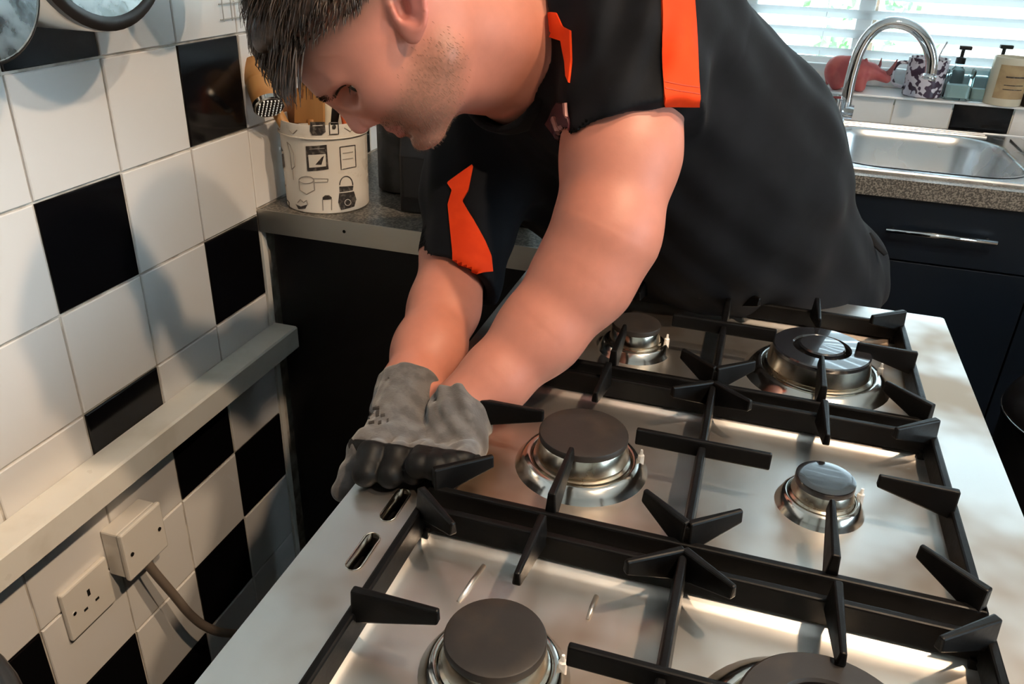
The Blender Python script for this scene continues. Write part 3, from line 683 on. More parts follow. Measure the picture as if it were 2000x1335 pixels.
def skin_mat():
    m = mat('skin', (0.66, 0.35, 0.25), 0.50, bump=0.10, bscale=330, bdist=0.0006, sss=0.04)
    nt = m.node_tree; b = nt.nodes['Principled BSDF']; a = nt.nodes.new('ShaderNodeAttribute'); a.attribute_name = 'tint'
    n = nt.nodes.new('ShaderNodeTexNoise'); n.inputs['Scale'].default_value = 45; n.inputs['Detail'].default_value = 5
    r = nt.nodes.new('ShaderNodeMapRange'); r.inputs['To Min'].default_value = 0.90; r.inputs['To Max'].default_value = 1.07
    mx = nt.nodes.new('ShaderNodeMix'); mx.data_type = 'RGBA'; mx.blend_type = 'MULTIPLY'; mx.inputs[0].default_value = 1.0
    nt.links.new(n.outputs['Fac'], r.inputs['Value']); nt.links.new(a.outputs['Color'], mx.inputs[6]); nt.links.new(r.outputs['Result'], mx.inputs[7]); nt.links.new(mx.outputs[2], b.inputs['Base Color'])
    return m
M['skin'] = skin_mat()

person = empty('person', (1.0, 0.2, 0.0), 'person in a black polo with orange stripes and grey gloves, bending behind the cooker', 'person')
PO = np.array(person.location)
# head frame: origin between the ears; F forward (nose), U up (crown), Lx left ear (towards the camera)
HO = at_d(800, 12, 0.872)
Lx = -ray(795, 60)
rt = CAM_R[0] - (CAM_R[0] @ Lx) * Lx; dn_ = CAM_R[1] - (CAM_R[1] @ Lx) * Lx
Fw = -.54 * rt + .84 * dn_; Fw /= np.linalg.norm(Fw); Up = np.cross(Lx, Fw) * 1.0
if Up @ (-.84 * rt - .54 * dn_) < 0: Up = -Up
Up /= np.linalg.norm(Up)
def H(f, u, l=0.0): return HO + Fw * f + Up * u + Lx * l
HAX = np.stack([Fw, Up, Lx])
def hl(P): return (P - HO.astype(F32)) @ HAX.astype(F32).T     # to head coordinates (F, U, L)
def head_sdf(P):
    q = hl(P); qa = q.copy(); qa[:, 2] = np.abs(q[:, 2])       # mirror
    d = ell(q, (.022, .032, 0), (.101, .090, .077))
    d = smin(d, ell(q, (.056, -.012, 0), (.056, .072, .060)), .03)
    d = smin(d, seg(qa, (.020, -.050, .047), (.084, -.080, .013), .020, .0165), .025)  # jaw
    d = smin(d, ell(q, (.0955, -.0805, 0), (.0155, .0125, .021)), .014)                 # chin
    d = smin(d, seg(qa, (.1085, .0235, .0), (.094, .0170, .046), .0120, .0090), .014)   # brow ridge
    d = smin(d, ell(qa, (.073, -.014, .046), (.026, .018, .017)), .020)                 # cheekbone
    d = smin(d, ell(qa, (.058, -.045, .042), (.028, .026, .016)), .025)                 # cheek
    d = smax(d, -ell(qa, (.1085, .0030, .044), (.0190, .0115, .0230)), .008)            # eye socket
    d = smin(d, ell(qa, (.0835, .0040, .0360), (.0142, .0142, .0142)), .002)             # lids over the eyeball
    d = smax(d, -chain(qa, [(.0995, .0000, .026), (.0990, .0010, .038), (.0925, .0025, .0505)], [.0040, .0048, .0042], .002), .0010)  # lid opening
    d = smin(d, seg(q, (.1120, .0130, 0), (.1230, -.0140, 0), .0085, .0082), .010)      # nose bridge
    d = smin(d, ell(q, (.1215, -.0215, 0), (.0122, .0100, .0115)), .007)                # nose tip
    d = smin(d, ell(qa, (.1090, -.0270, .0130), (.0115, .0085, .0078)), .005)           # wings
    d = smax(d, -ell(qa, (.1160, -.0345, .0080), (.0058, .0038, .0040)), .003)          # nostrils
    d = smax(d, -seg(qa, (.1010, -.0220, .0235), (.0960, -.0400, .0300), .0032, .0020), .006)  # fold beside the nose
    d = smin(d, seg(qa, (.1055, -.0485, .0), (.0950, -.0515, .021), .0082, .004), .008) # upper lip
    d = smin(d, seg(qa, (.1040, -.0595, .0), (.0945, -.0555, .019), .0082, .004), .006) # lower lip
    d = smax(d, -seg(qa, (.1150, -.0540, .0), (.0980, -.0540, .026), .0019, .0014), .0035)  # mouth line
    d = smax(d, -seg(qa, (.1120, -.0690, .0), (.1040, -.0680, .016), .0030, .0020), .007)  # dip above the chin
    return d
def ear_sdf(P):
    q = hl(P); q[:, 2] = np.abs(q[:, 2])
    c = (.002, .004, .078)
    # local ear plane: e1 along the ear's length (top back, lobe forward), e2 across
    a = .62; e1 = np.array([-math.sin(a), math.cos(a)]); e2 = np.array([math.cos(a), math.sin(a)])
    x = (q[:, 0] - c[0]) * e2[0] + (q[:, 1] - c[1]) * e2[1]; y = (q[:, 0] - c[0]) * e1[0] + (q[:, 1] - c[1]) * e1[1]
    z = q[:, 2] - c[2] - .22 * (-x)                              # flares out at the back
    r = np.stack([x, y, z], 1).astype(F32)
    shell = ell(r, (0, .002, 0), (.0185, .033, .0068))
    shell = smax(shell, -ell(r, (.001, .004, .0055), (.0125, .0245, .0062)), .003)
    ang = np.linspace(-2.1, 2.35, 16)
    rim = [(-.0175 * math.cos(t) * (1 if True else 1) , .004 + .030 * math.sin(t), .003) for t in ang]
    rim = [(-.0168 * math.cos(t * .93), .004 + .0305 * math.sin(t * .93), .0035) for t in np.linspace(-1.5, 2.4, 18)]
    d = shell
    for i in range(len(rim) - 1): d = smin(d, seg(r, rim[i], rim[i + 1], .0031, .0031), .0025)
    d = smin(d, seg(r, (-.006, -.008, .001), (-.007, .018, .0025), .0032, .0026), .005)    # antihelix
    d = smin(d, ell(r, (.0035, -.0255, .001), (.0088, .0105, .0050)), .005)                # lobe
    d = smin(d, ell(r, (.0125, -.004, .0025), (.0045, .0070, .0046)), .004)                # tragus
    d = smax(d, -ell(r, (.004, -.003, .003), (.0062, .009, .009)), .003)                   # concha
    return d
# limbs (left limb is the one towards the camera)
LS, LE, LW = at_d(1245, -30, .97), at_d(1185, 452, .862), at_d(905, 795, .838)
L_PTS = [LS, at_d(1226, 150, .925), at_d(1212, 300, .888), LE, at_d(1140, 540, .862), at_d(1055, 648, .855), at_d(965, 742, .845), LW, at_d(882, 835, .818)]
L_RAD = [.066, .064, .0605, .0535, .0515, .0435, .0345, .0275, .016]
RS, RE, RW = at_d(975, 230, 1.13), at_d(893, 490, 1.06), at_d(800, 762, .885)
R_PTS = [RS, at_d(930, 360, 1.10), RE, at_d(868, 600, 1.00), at_d(838, 685, .94), RW, at_d(783, 815, .845)]
R_RAD = [.062, .056, .044, .041, .0395, .0300, .016]
NB = at_d(1035, 85, 1.00)            # neck base
PEL = V(.935, .16, .93)
def body_sdf(P):
    d = head_sdf(P)
    neck = seg(P, H(.0, -.02, 0), NB, .058, .066)
    neck = smin(neck, seg(P, H(.040, -.064, 0), at_d(985, 150, .99), .030, .045), .03)
    d = smin(d, neck, .022)
    d = smin(d, ear_sdf(P), .004)
    core = seg(P, (LS + RS) / 2, (LS + RS) / 2 * .55 + PEL * .45, .085, .10)
    core = smin(core, seg(P, LS, RS, .06, .06), .06)
    d = smin(d, core, .05)
    d = smin(d, chain(P, L_PTS, L_RAD, .02), .03)
    d = smin(d, chain(P, R_PTS, R_RAD, .02), .03)
    d = smin(d, seg(P, LE + (LE - at_d(1140, 540, .862)) * .10, LE, .040, .045), .02)
    return d
allp = np.array(L_PTS + R_PTS + [HO, NB, PEL])
body, bv, bq = sdf_mesh('body', body_sdf, np.minimum(allp.min(0), HO - .16) - .03, np.maximum(allp.max(0), HO + .16) + V(.09, .09, .06), .0022, M['skin'], person, PO)
# skin tones that belong to the skin: stubble, lips, redder ears and cheeks
q = hl(bv.astype(F32)); ab = np.abs(q[:, 2])
base = np.tile(np.array([[.455, .172, .118]]), (len(bv), 1))
def blend(w_, col):
    global base
    w_ = np.clip(w_, 0, 1)[:, None]; base = base * (1 - w_) + np.array([col]) * w_
inhead = (np.linalg.norm(q, axis=1) < .19)
def ss(x, a, b): t = np.clip((x - a) / (b - a), 0, 1); return t * t * (3 - 2 * t)
jaw = (1 - ss(-q[:, 1] + .5 * (.05 - q[:, 0]), .075, .105)) * ss(-q[:, 1], .012, .045) * ss(q[:, 0], -.012, .012) * inhead * (1 - .9 * ss(-q[:, 1], .125, .15)) 
cheek_free = 1 - ss(q[:, 0], .045, .070) * ss(q[:, 1], -.046, -.026)
rs_ = np.random.RandomState(3).rand(len(bv))
blend(jaw * cheek_free * (.40 + .36 * rs_) * (ab < .075), (.17, .090, .055))
lips = ((((q[:, 0] - .107) / .016) ** 2 + ((q[:, 1] + .0540) / .0105) ** 2 + (ab / .023) ** 2) < 1) & (ss(q[:, 0], .094, .102) > .3)
blend(lips * .75, (.42, .145, .12))
blend(inhead * np.exp(-(((q[:, 0] + .006) / .03) ** 2 + ((q[:, 1]) / .04) ** 2 + ((ab - .082) / .014) ** 2)) * .7, (.54, .16, .14))
blend(inhead * np.exp(-(((q[:, 0] - .125) / .014) ** 2 + ((q[:, 1] + .022) / .016) ** 2)) * .4, (.68, .27, .21))
fade = ss(q[:, 1] - (.022 + .37 * (q[:, 0] - .012)), -.026, .012) * inhead * (q[:, 0] < .135)
blend(fade * .75, (.085, .052, .036))
at = body.data.attributes.new('tint', 'FLOAT_COLOR', 'POINT')
at.data.foreach_set('color', np.concatenate([base, np.ones((len(bv), 1))], 1).astype(np.float32).ravel())
for s_ in (1, -1):                    # eyes
    e = MB(PO).lathe([(.0125 * math.sin(t), -.0125 * math.cos(t)) for t in np.linspace(.02, math.pi - .02, 13)], H(.0835, .004, .036 * s_), tuple(Fw), 20).build('eye', M['eye'], person, smooth=True)
    MB(PO).lathe([(.0078, .0098), (.0068, .0122), (.001, .0131)], H(.0835, .004, .036 * s_), tuple((Fw - Up * .15) / np.linalg.norm(Fw - Up * .15)), 16).build('iris', M['iris'], e, smooth=True)
body_bvh = bvh_of(bv, bq)

# ---- hair: tapering strands grown from the scalp, combed forward, hanging with gravity
hm = MB(PO); rs = random.Random(11)
def strand(b, root, d0, d1, L, w0, n=6, sag=1.0, keep=True):
    p = Vector(root); pts_ = [p.copy()]; jit = rs.uniform(-.006, .005)
    for k in range(n):
        t = (k + 1) / n; d = (Vector(d0) * (1 - t) + Vector(d1) * t).normalized(); p = p + d * (L / n)
        if keep:
            hit, nr, idx, dist = body_bvh.find_nearest(p)
            if hit is not None and (p - hit).dot(nr) < .0035: p = hit + nr * .0035
        if keep:
            hp = HAX @ (np.array(p) - HO); lim = .128 + max(0, .085 - hp[1]) * .45 + jit
            if hp[0] > lim: p = p - Vector(Fw) * float(hp[0] - lim)
            up_lim = .138 - .9 * max(0, hp[0] - .085) ** 1.0
            if hp[1] > up_lim + jit: p = p - Vector(Up) * float(hp[1] - up_lim - jit)
        pts_.append(p.copy())
    b.tube(pts_, [w0 * (1 - .85 * (k / n) ** 1.5) for k in range(n + 1)], 4, caps=False, flat=.5)
tris = []
cent = bv[bq].mean(1); qc = hl(cent.astype(F32)); nrm = np.cross(bv[bq[:, 2]] - bv[bq[:, 0]], bv[bq[:, 3]] - bv[bq[:, 1]]); nrm /= np.linalg.norm(nrm, axis=1)[:, None]
line = .028 + .37 * (qc[:, 0] - .012) + np.where(qc[:, 0] < -.02, -.5 * (-.02 - qc[:, 0]), 0)
scalp = np.nonzero((np.linalg.norm(qc, axis=1) < .15) & (qc[:, 1] > line) & ~((np.abs(qc[:, 2]) > .070) & (qc[:, 1] < .035)))[0]
for k in range(4200):
    i = rs.choice(scalp); f_, u_, l_ = qc[i]; n_ = nrm[i]; above = u_ - line[i]
    tp_ = min(1, max(0, above / .055))
    topw = min(1, max(0, (u_ - .07) / .035))
    L = .008 + .022 * tp_ + .026 * topw * rs.uniform(.6, 1.1)
    if f_ > .085: L = .034 + .026 * rs.random() if u_ > .055 else .012
    comb = Fw * (.75 if topw > .2 else .45) - Up * .25 + Lx * rs.uniform(-.25, .25)
    d0 = n_ * (.35 + .5 * topw) + comb * .6 + V(rs.uniform(-.2, .2), rs.uniform(-.2, .2), rs.uniform(-.2, .2))
    d1 = comb * .8 + V(0, 0, -1) * (.35 + .5 * (f_ > .06)) + n_ * .05 + V(rs.uniform(-.15, .15), rs.uniform(-.15, .15), 0)
    strand(hm, cent[i], d0, d1, L, .0011 + .0009 * rs.random() * (1 if tp_ > .4 else .4))
hair = hm.build('hair', M['hair'], person, smooth=True); tag(hair, kind='stuff')
# scalp volume under the strands
def hair_sdf(P):
    q = hl(P)
    d = ell(q, (.020, .038, 0), (.109, .098, .081))
    d = smin(d, ell(q, (.095, .090, 0), (.027, .020, .052)), .03)
    ln = .044 + .37 * (q[:, 0] - .012) + np.where(q[:, 0] < -.02, -.5 * (-.02 - q[:, 0]), 0)
    d = d + .0022 * np.sin(q[:, 2] * 260 + q[:, 0] * 60) * np.clip((q[:, 1] - .06) / .03, 0, 1)
    return smax(d, (ln - q[:, 1]) * .9, .012)
hv, _, _ = sdf_mesh('hair_volume', hair_sdf, HO - .17, HO + .17, .003, M['hair'], person, PO)
bm_ = MB(PO)
for s_ in (1, -1):
    for k in range(230):
        t = rs.random(); p0 = Vector(H(.122 - .030 * t ** 1.4, .0245 - .010 * t + rs.uniform(-.0045, .0035) * (1 - .5 * t), s_ * (.010 + .038 * t)))
        hit, nr, idx, dist = body_bvh.find_nearest(p0)
        strand(bm_, np.array(hit), np.array(nr) * .5 + Lx * s_ * .8, Lx * s_ - Fw * .3 + np.array(nr) * .2, .0075, .00040, 3, keep=False)
for s_ in (1, -1):                    # eyelashes
    for k in range(36):
        t = rs.random(); a_ = [V(.0985, .0045, .028), V(.0975, .0060, .039), V(.0905, .0065, .050)]
        p0 = a_[0] * (1 - t) ** 2 + 2 * a_[1] * t * (1 - t) + a_[2] * t * t
        strand(bm_, H(p0[0], p0[1], s_ * p0[2]), Fw * .9 - Up * .5 + Lx * s_ * .3 * t, Fw * .6 - Up * .7 + Lx * s_ * .5 * t, .0050, .0004, 3, keep=False)
bd_ = MB(PO)                          # stubble
wj = (jaw * cheek_free * (ab < .072))[bq].mean(1); cand = np.nonzero(wj > .12)[0]; cand = cand[np.random.RandomState(5).rand(len(cand)) < wj[cand]]
for k in range(1500):
    i = rs.choice(cand); strand(bd_, cent[i], nrm[i] * .5 - Up * .5, nrm[i] * .2 - Up * .8 + Fw * .2, rs.uniform(.0015, .0035), .00020, 2, keep=False)
tag(bd_.build('stubble', M['stubble'], person), kind='stuff')
tag(bm_.build('eyebrow', M['brow'], person, smooth=True), kind='stuff')

# ---- polo shirt
T0, T1, T2, T3 = at_d(1235, 120, 1.04), at_d(1375, 335, 1.19), at_d(1486, 560, 1.37), V(.925, .18, .84)
LH, RH = at_d(1234, 262, .898), at_d(899, 556, 1.025)         # sleeve hem centres
l_ax = (at_d(1212, 300, .888) - at_d(1226, 150, .925)); l_ax /= np.linalg.norm(l_ax)
r_ax = (R_PTS[3] - R_PTS[1]); r_ax /= np.linalg.norm(r_ax)
def folds(P):
    return .0028 * np.sin(P @ np.array([38, 52, 30], F32)) * np.sin(P @ np.array([-21, 16, 33], F32)) + .0016 * np.sin(P @ np.array([90, -40, 75], F32))
def torso_sdf(P):
    d = seg(P, T0, T1, .142, .176); d = smin(d, seg(P, T1, T2, .176, .166), .05); d = smin(d, seg(P, T2, T3, .160, .142), .05)
    d = smin(d, seg(P, at_d(1000, 255, 1.15), at_d(1195, 392, 1.23), .092, .105), .06)
    d = smin(d, seg(P, LS, RS, .080, .080), .05)
    d = smin(d, seg(P, NB + (LS - RS) * .0, (LS + RS) / 2, .076, .09), .04)
    return d
def sleeve_l(P):
    d = seg(P, LS, LH + l_ax * .03, .088, .0750)
    return smax(d, (P - LH.astype(F32)) @ (l_ax + .34 * rt / np.linalg.norm(rt)).astype(F32) / 1.05, .002)
def sleeve_r(P):
    d = chain(P, [RS, R_PTS[1], RH + r_ax * .02], [.082, .068, .052], .03)
    return smax(d, (P - RH.astype(F32)) @ (r_ax - .25 * rt / np.linalg.norm(rt)).astype(F32) / 1.03, .002)
def shirt_sdf(P):
    d = torso_sdf(P)
    d = smin(d, sleeve_r(P), .025)
    sl_ = sleeve_l(P); gate = np.exp(-(np.linalg.norm(P - at_d(1190, 70, .87).astype(F32), axis=1) / .085) ** 2)
    sl_ = sl_ + gate * .0042 * np.sin(P @ ((rt + dn_ * .9) / 1.35 * 190).astype(F32) + 3 * np.sin(P @ (dn_ * 25).astype(F32)))
    d = smin(d, sl_, .022)
    d = d + folds(P) * np.clip((P[:, 2] - .80) / .1, 0, 1)
    # neck opening
    d = smax(d, -seg(P, H(.0, -.03, 0), NB + (NB - H(0, -.03, 0)) * .02, .062, .071), .004)
    d = smax(d, -seg(P, H(.040, -.064, 0), at_d(978, 150, .985), .034, .049), .004)
    # room for the arms
    d = smax(d, -(chain(P, L_PTS[2:5], [r + .0055 for r in L_RAD[2:5]])), .002)
    d = smax(d, -(chain(P, R_PTS[2:5], [r + .004 for r in R_RAD[2:5]])), .002)
    d = smax(d, .845 - P[:, 2], .003)
    return d
lo = np.min([LS, RS, RH, T3, T2, NB], 0) - .22; hi = np.max([LS, RS, T2, T3], 0) + .22
shirt, sv, sq = sdf_mesh('polo_shirt', shirt_sdf, lo, hi, .0032, M['shirt'], person, PO)
shirt['label'] = 'black polo shirt with orange panels'
sb = bvh_of(sv, sq)
drape('sleeve_stripe', M['orange'], shirt, sb, ([(1290, -40), (1292, 40), (1294, 120), (1297, 205)], [(1352, -40), (1356, 40), (1360, 120), (1365, 205)]), 10, 40, o=PO)
M['stitch'] = mat('dark_orange_thread', (0.42, 0.04, 0.006), 0.7)
for a, b in (((1297, 160), (1362, 170)), ((1298, 173), (1363, 183))):
    drape('stitch_line', M['stitch'], shirt, sb, ([a, (a[0], a[1] + 2.2)], [b, (b[0], b[1] + 2.2)]), 10, 1, off=.0024, thick=.0008, o=PO)
drape('sleeve_stripe', M['orange'], shirt, sb, ([(922, 322), (874, 358), (884, 372), (876, 400), (880, 450), (885, 500), (887, 536)], [(924, 326), (915, 372), (903, 392), (925, 430), (945, 470), (957, 500), (960, 530)]), 8, 44, o=PO)
drape('chest_panel', M['orange'], shirt, sb, ([(1066, 24), (1066, 68), (1098, 80), (1106, 120), (1108, 150)], [(1088, 26), (1100, 52), (1116, 60), (1118, 120), (1113, 162)]), 6, 30, o=PO)
bg_ = drape('chest_badge', M['badge'], shirt, sb, ([(1092, 200), (1066, 240), (1100, 284)], [(1106, 204), (1114, 240), (1112, 284)]), 6, 12, off=.002, o=PO)
for pl in (([(1082, 230), (1094, 262)], [(1088, 228), (1100, 260)]), ([(1096, 246), (1104, 276)], [(1100, 244), (1108, 272)]), ([(1106, 200), (1109, 228)], [(1110, 200), (1112, 228)])):
    drape('badge_thread', M['badge_line'], bg_, sb, pl, 2, 5, off=.0036, o=PO)
# collar: a folded band round the neck opening
def collar_sdf(P):
    a = H(.0, -.03, 0); ax = NB - a; L = np.linalg.norm(ax); ax = ax / L
    outer = smin(seg(P, a, NB, .066, .083), seg(P, H(.040, -.064, 0), at_d(990, 160, .992), .038, .060), .02)
    inner = smin(seg(P, a, NB, .0615, .0725), seg(P, H(.040, -.064, 0), at_d(990, 160, .992), .034, .051), .02)
    d = smax(outer, -inner, .002)
    t = (P - a.astype(F32)) @ ax.astype(F32)
    cut = t - L * 1.04; near = (L - .040) - t
    return smax(smax(d, near, .002), cut, .002)
collar, cv_, cq_ = sdf_mesh('collar', collar_sdf, NB - .16, NB + .16, .0028, M['shirt'], shirt, 0 * PO)
collar.location = -Vector(PO)
# ---- trousers, shoes
def trouser_sdf(P):
    d = ell(P, (.915, .17, .87), (.120, .165, .12))
    for s_, kx in ((-1, .0), (1, .02)):
        hp = V(.935, .17 + s_ * .090, .84); kn = V(.92 + kx, .17 + s_ * .11, .48); an = V(1.0 + kx, .17 + s_ * .12, .07)
        d = smin(d, seg(P, hp, kn, .098, .068), .03); d = smin(d, seg(P, kn, an, .070, .058), .02)
    d = d + folds(P) * .8
    return smax(smax(d, P[:, 2] - .93, .003), .045 - P[:, 2], .003)
trs, _, _ = sdf_mesh('trousers', trouser_sdf, (.70, -.1, .03), (1.16, .44, 1.0), .006, M['trousers'], person, PO)
tgp = at_y(1712, 480, .06)
MB(PO).tube([at_y(1698, 455, .07), at_y(1712, 478, .06), at_y(1730, 497, .05)], [.004, .007, .005], 8, flat=.4).build('belt_loop', M['trousers'], trs, smooth=True)
for s_, kx in ((-1, .0), (1, .02)):
    ax_ = 1.0 + kx; ay = .17 + s_ * .12
    def shoe_sdf(P, ax_=ax_, ay=ay):
        d = seg(P, (ax_ + .03, ay, .045), (ax_ - .17, ay + s_ * .01, .035), .042, .036)
        d = smin(d, seg(P, (ax_, ay, .05), (ax_, ay, .10), .045, .045), .03)
        return smax(smax(d, .002 - P[:, 2], .004), P[:, 2] - .10, .004)
    sdf_mesh('shoe', shoe_sdf, (ax_ - .24, ay - .08, -.01), (ax_ + .12, ay + .08, .13), .005, M['shoe'], person, PO)
# ---- gloves
def glove(wrist_pts, wrist_rad, mcps, fingers, thumb, cuff_ax, bare=None, crease=0.0, coat_n=None, coat_p=None):
    """mcps: four knuckle points (index..little); fingers: list of point lists from the knuckle; thumb: point list"""
    W0 = wrist_pts[-1]
    def palm(P):
        d = chain(P, wrist_pts, wrist_rad, .012)
        for m_ in mcps: d = smin(d, seg(P, W0, m_, .021, .0145), .018)
        for i in range(3): d = smin(d, seg(P, mcps[i], mcps[i + 1], .0145, .0145), .012)
        return d
    def fing(P, g=0.0):
        d = None
        for fl in fingers:
            n = len(fl); s_ = chain(P, fl, [.0125 + g - .0014 * i for i in range(n)], .006); d = s_ if d is None else np.minimum(d, s_)
        if bare is not None and g == 0: d = np.minimum(d, chain(P, bare, [.0135, .0125, .0115, .0100], .006))
        return smin(d, chain(P, thumb, [.0165 + g, .0140 + g, .0118 + g, .0105 + g][:len(thumb)], .008), .004)
    def full(P):
        d = smin(palm(P), fing(P), .008)
        d = d + .0009 * np.sin(P @ np.array([240, 90, 170], F32)) * np.sin(P @ np.array([60, -200, 90], F32))
        if crease: d = d + crease * np.clip(-((P - np.asarray(coat_p, F32)) @ np.asarray(coat_n, F32)) / .02 - .3, 0, 1) * np.sin(P @ ((.88 * rt - .47 * dn_) * 330).astype(F32) + 2.0 * np.sin(P @ (dn_ * 60).astype(F32)))
        a = np.asarray(cuff_ax); c = wrist_pts[0]
        d = smax(d, -((P - np.asarray(c, F32)) @ a.astype(F32)), .002)
        # opening for the wrist
        return smax(d, -seg(P, c - a * .03, c + a * .012, wrist_rad[0] - .0035, wrist_rad[0] - .006), .002)
    pts = np.array(list(wrist_pts) + list(mcps) + (bare or []) + [p for fl in fingers for p in fl] + list(thumb))
    lo, hi = pts.min(0) - .05, pts.max(0) + .05
    g, gv, gq = sdf_mesh('glove', full, lo, hi, .0019, M['glove'], person, PO)
    def coat(P):
        d = fing(P, .0013)
        low = smin(palm(P) - .0013, d, .008)
        return np.minimum(smax(d, -((P - np.asarray(coat_p, F32)) @ np.asarray(coat_n, F32)), .003), smax(low, -((P - np.asarray(coat_p, F32)) @ np.asarray(coat_n, F32)), .003))
    c_, _, _ = sdf_mesh('rubber_coating', coat, lo, hi, .0019, M['rubber'], g, 0 * PO); c_.location = -Vector(PO)
    return g, bvh_of(gv, gq)
def nrmz(a): return a / np.linalg.norm(a)
# right hand (far arm): back of the hand to the camera, fingers folded over the steel edge
rk = [at_d(848, 872, .811), at_d(802, 868, .805), at_d(757, 868, .800), at_d(718, 872, .797)]
rf = []
for i, (k, tip) in enumerate(zip(rk, ((808, 920), (762, 927), (714, 924)))):
    t3 = at_z(tip[0], tip[1], WZ + .014)
    mid = (k + t3) / 2 + V(0, -.010, .012)
    rf.append([k, mid, t3, t3 + V(.006, .018, -.001)])
rth = [RW + (rk[0] - RW) * .35 + V(.012, .0, .0), at_d(893, 862, .820), at_z(900, 893, WZ + .016), at_z(880, 905, WZ + .014)]
# the wrist end of the glove is wider than the arm
r_wr = [RW - nrmz(R_PTS[-1] - RW) * .000, RW + (R_PTS[-1] - RW) * .55]
grR, gb = glove([RW + (R_PTS[-1] - RW) * .02, at_d(790, 800, .862)], [.0375, .034], rk, rf, rth, nrmz(R_PTS[-1] - RW), coat_n=nrmz(V(.05, -.62, -.78)), coat_p=at_d(790, 872, .790), bare=[rk[3], at_d(708, 888, .800), at_x(690, 920, .506), at_x(668, 958, .503)])
grR['label'] = 'grey knitted glove with black rubber palm on the far hand'
# left hand (near arm)
lk = [at_d(838, 872, .808), at_d(868, 880, .800), at_d(894, 880, .797), at_d(915, 874, .797)]
lf = []
for k, tip in zip(lk, ((818, 908), (850, 912), (878, 908), (902, 898))):
    t3 = at_z(tip[0], tip[1], WZ + .026); mid = (k + t3) / 2 + V(.004, -.006, .006); lf.append([k, mid, t3, t3 + V(-.004, .014, -.004)])
lth = [LW + (lk[0] - LW) * .35, at_d(842, 845, .822), at_d(818, 872, .815), at_d(800, 884, .812)]
grL, gbl = glove([LW + (L_PTS[-1] - LW) * .05, at_d(893, 830, .822)], [.0345, .031], lk, lf, lth, nrmz(at_d(885, 840, .815) - LW), coat_n=nrmz(V(.05, -.62, -.78)), coat_p=at_d(880, 880, .785), crease=.0016)
grL['label'] = 'grey knitted glove with black rubber palm on the near hand'
# faded print on the back of the right glove
M['print'] = mat('faded_print', (0.035, 0.030, 0.028), 0.9)
top_d[0] = .82
for (u, v, w_, h_) in ((716, 800, 9, 5), (720, 812, 6, 14), (735, 798, 12, 5), (738, 808, 5, 12), (748, 812, 8, 5), (726, 826, 10, 5), (742, 826, 6, 6), (757, 822, 4, 6)):
    drape('print_mark', M['print'], grR, gb, ([(u - w_ / 2, v - h_ / 2), (u - w_ / 2, v + h_ / 2)], [(u + w_ / 2, v - h_ / 2 - 2), (u + w_ / 2, v + h_ / 2 - 2)]), 3, 3, off=.0004, thick=.0004, o=PO)

# ------------------------------------------------------------------ utensil tin
M['tin'] = mat('printed_tin', (0.74, 0.68, 0.60), 0.30, rvar=.05, scale=20)
M['ink'] = mat('black_ink', (0.035, 0.030, 0.028), 0.4, col2=(0.16, 0.14, 0.12), scale=160, lo=.45, hi=.7)
M['ink_pale'] = mat('grey_ink', (0.33, 0.29, 0.25), 0.4)
M['wood'] = mat('beech_wood', (0.50, 0.25, 0.085), 0.5, col2=(0.36, 0.16, 0.05), scale=18, stretch=(1, 1, .12), lo=.4, hi=.7, bump=.1, bscale=60, bdist=.0006)
M['wood_dark'] = mat('oiled_wood', (0.33, 0.14, 0.05), 0.45, col2=(0.24, 0.095, 0.035), scale=18, stretch=(1, 1, .12))
M['plastic_black'] = mat('black_plastic', (0.006, 0.006, 0.007), 0.35)
M['plastic_orange'] = mat('orange_plastic', (0.75, 0.14, 0.04), 0.35)
M['plastic_cream'] = mat('cream_handle', (0.70, 0.62, 0.47), 0.3)
TC = V(.092, .088); TR = .0745
tn = empty('utensil_tin', (TC[0], TC[1], WZ + .0005), 'round white tin printed with black kitchenware drawings, holding wooden utensils', 'tin'); TNO = tuple(tn.location)
TH = at_y(610, 246, TC[1] - TR)[2] - WZ
MB().lathe([(TR * .955, 0), (TR * .98, .002), (TR, TH * .86), (TR * 1.012, TH * .865), (TR * 1.02, TH * .985), (TR * 1.012, TH), (TR * .985, TH), (TR * .97, TH * .9), (TR * .93, .004)], n=64, cap1=True).build('can', M['tin'], tn, smooth=True, angle=40)
MB().tube([(1.028 * TR * math.cos(a), 1.028 * TR * math.sin(a), TH * .855) for a in np.linspace(0, 2 * math.pi, 65)], .0016, 6, caps=False).build('lid_bead', M['tin'], tn, smooth=True)
def tin_pt(u, v, g=.0006):
    """where the sight line through (u, v) meets the can"""
    d = ray(u, v); o = CAM_C[:2] - TC; a = d[:2] @ d[:2]; b = 2 * (o @ d[:2]); c = o @ o - (TR + g) ** 2
    D = b * b - 4 * a * c; t = (-b - math.sqrt(max(D, 0))) / (2 * a); p = CAM_C + d * t
    ang = math.atan2(p[1] - TC[1], p[0] - TC[0]); return ang, p[2] - WZ
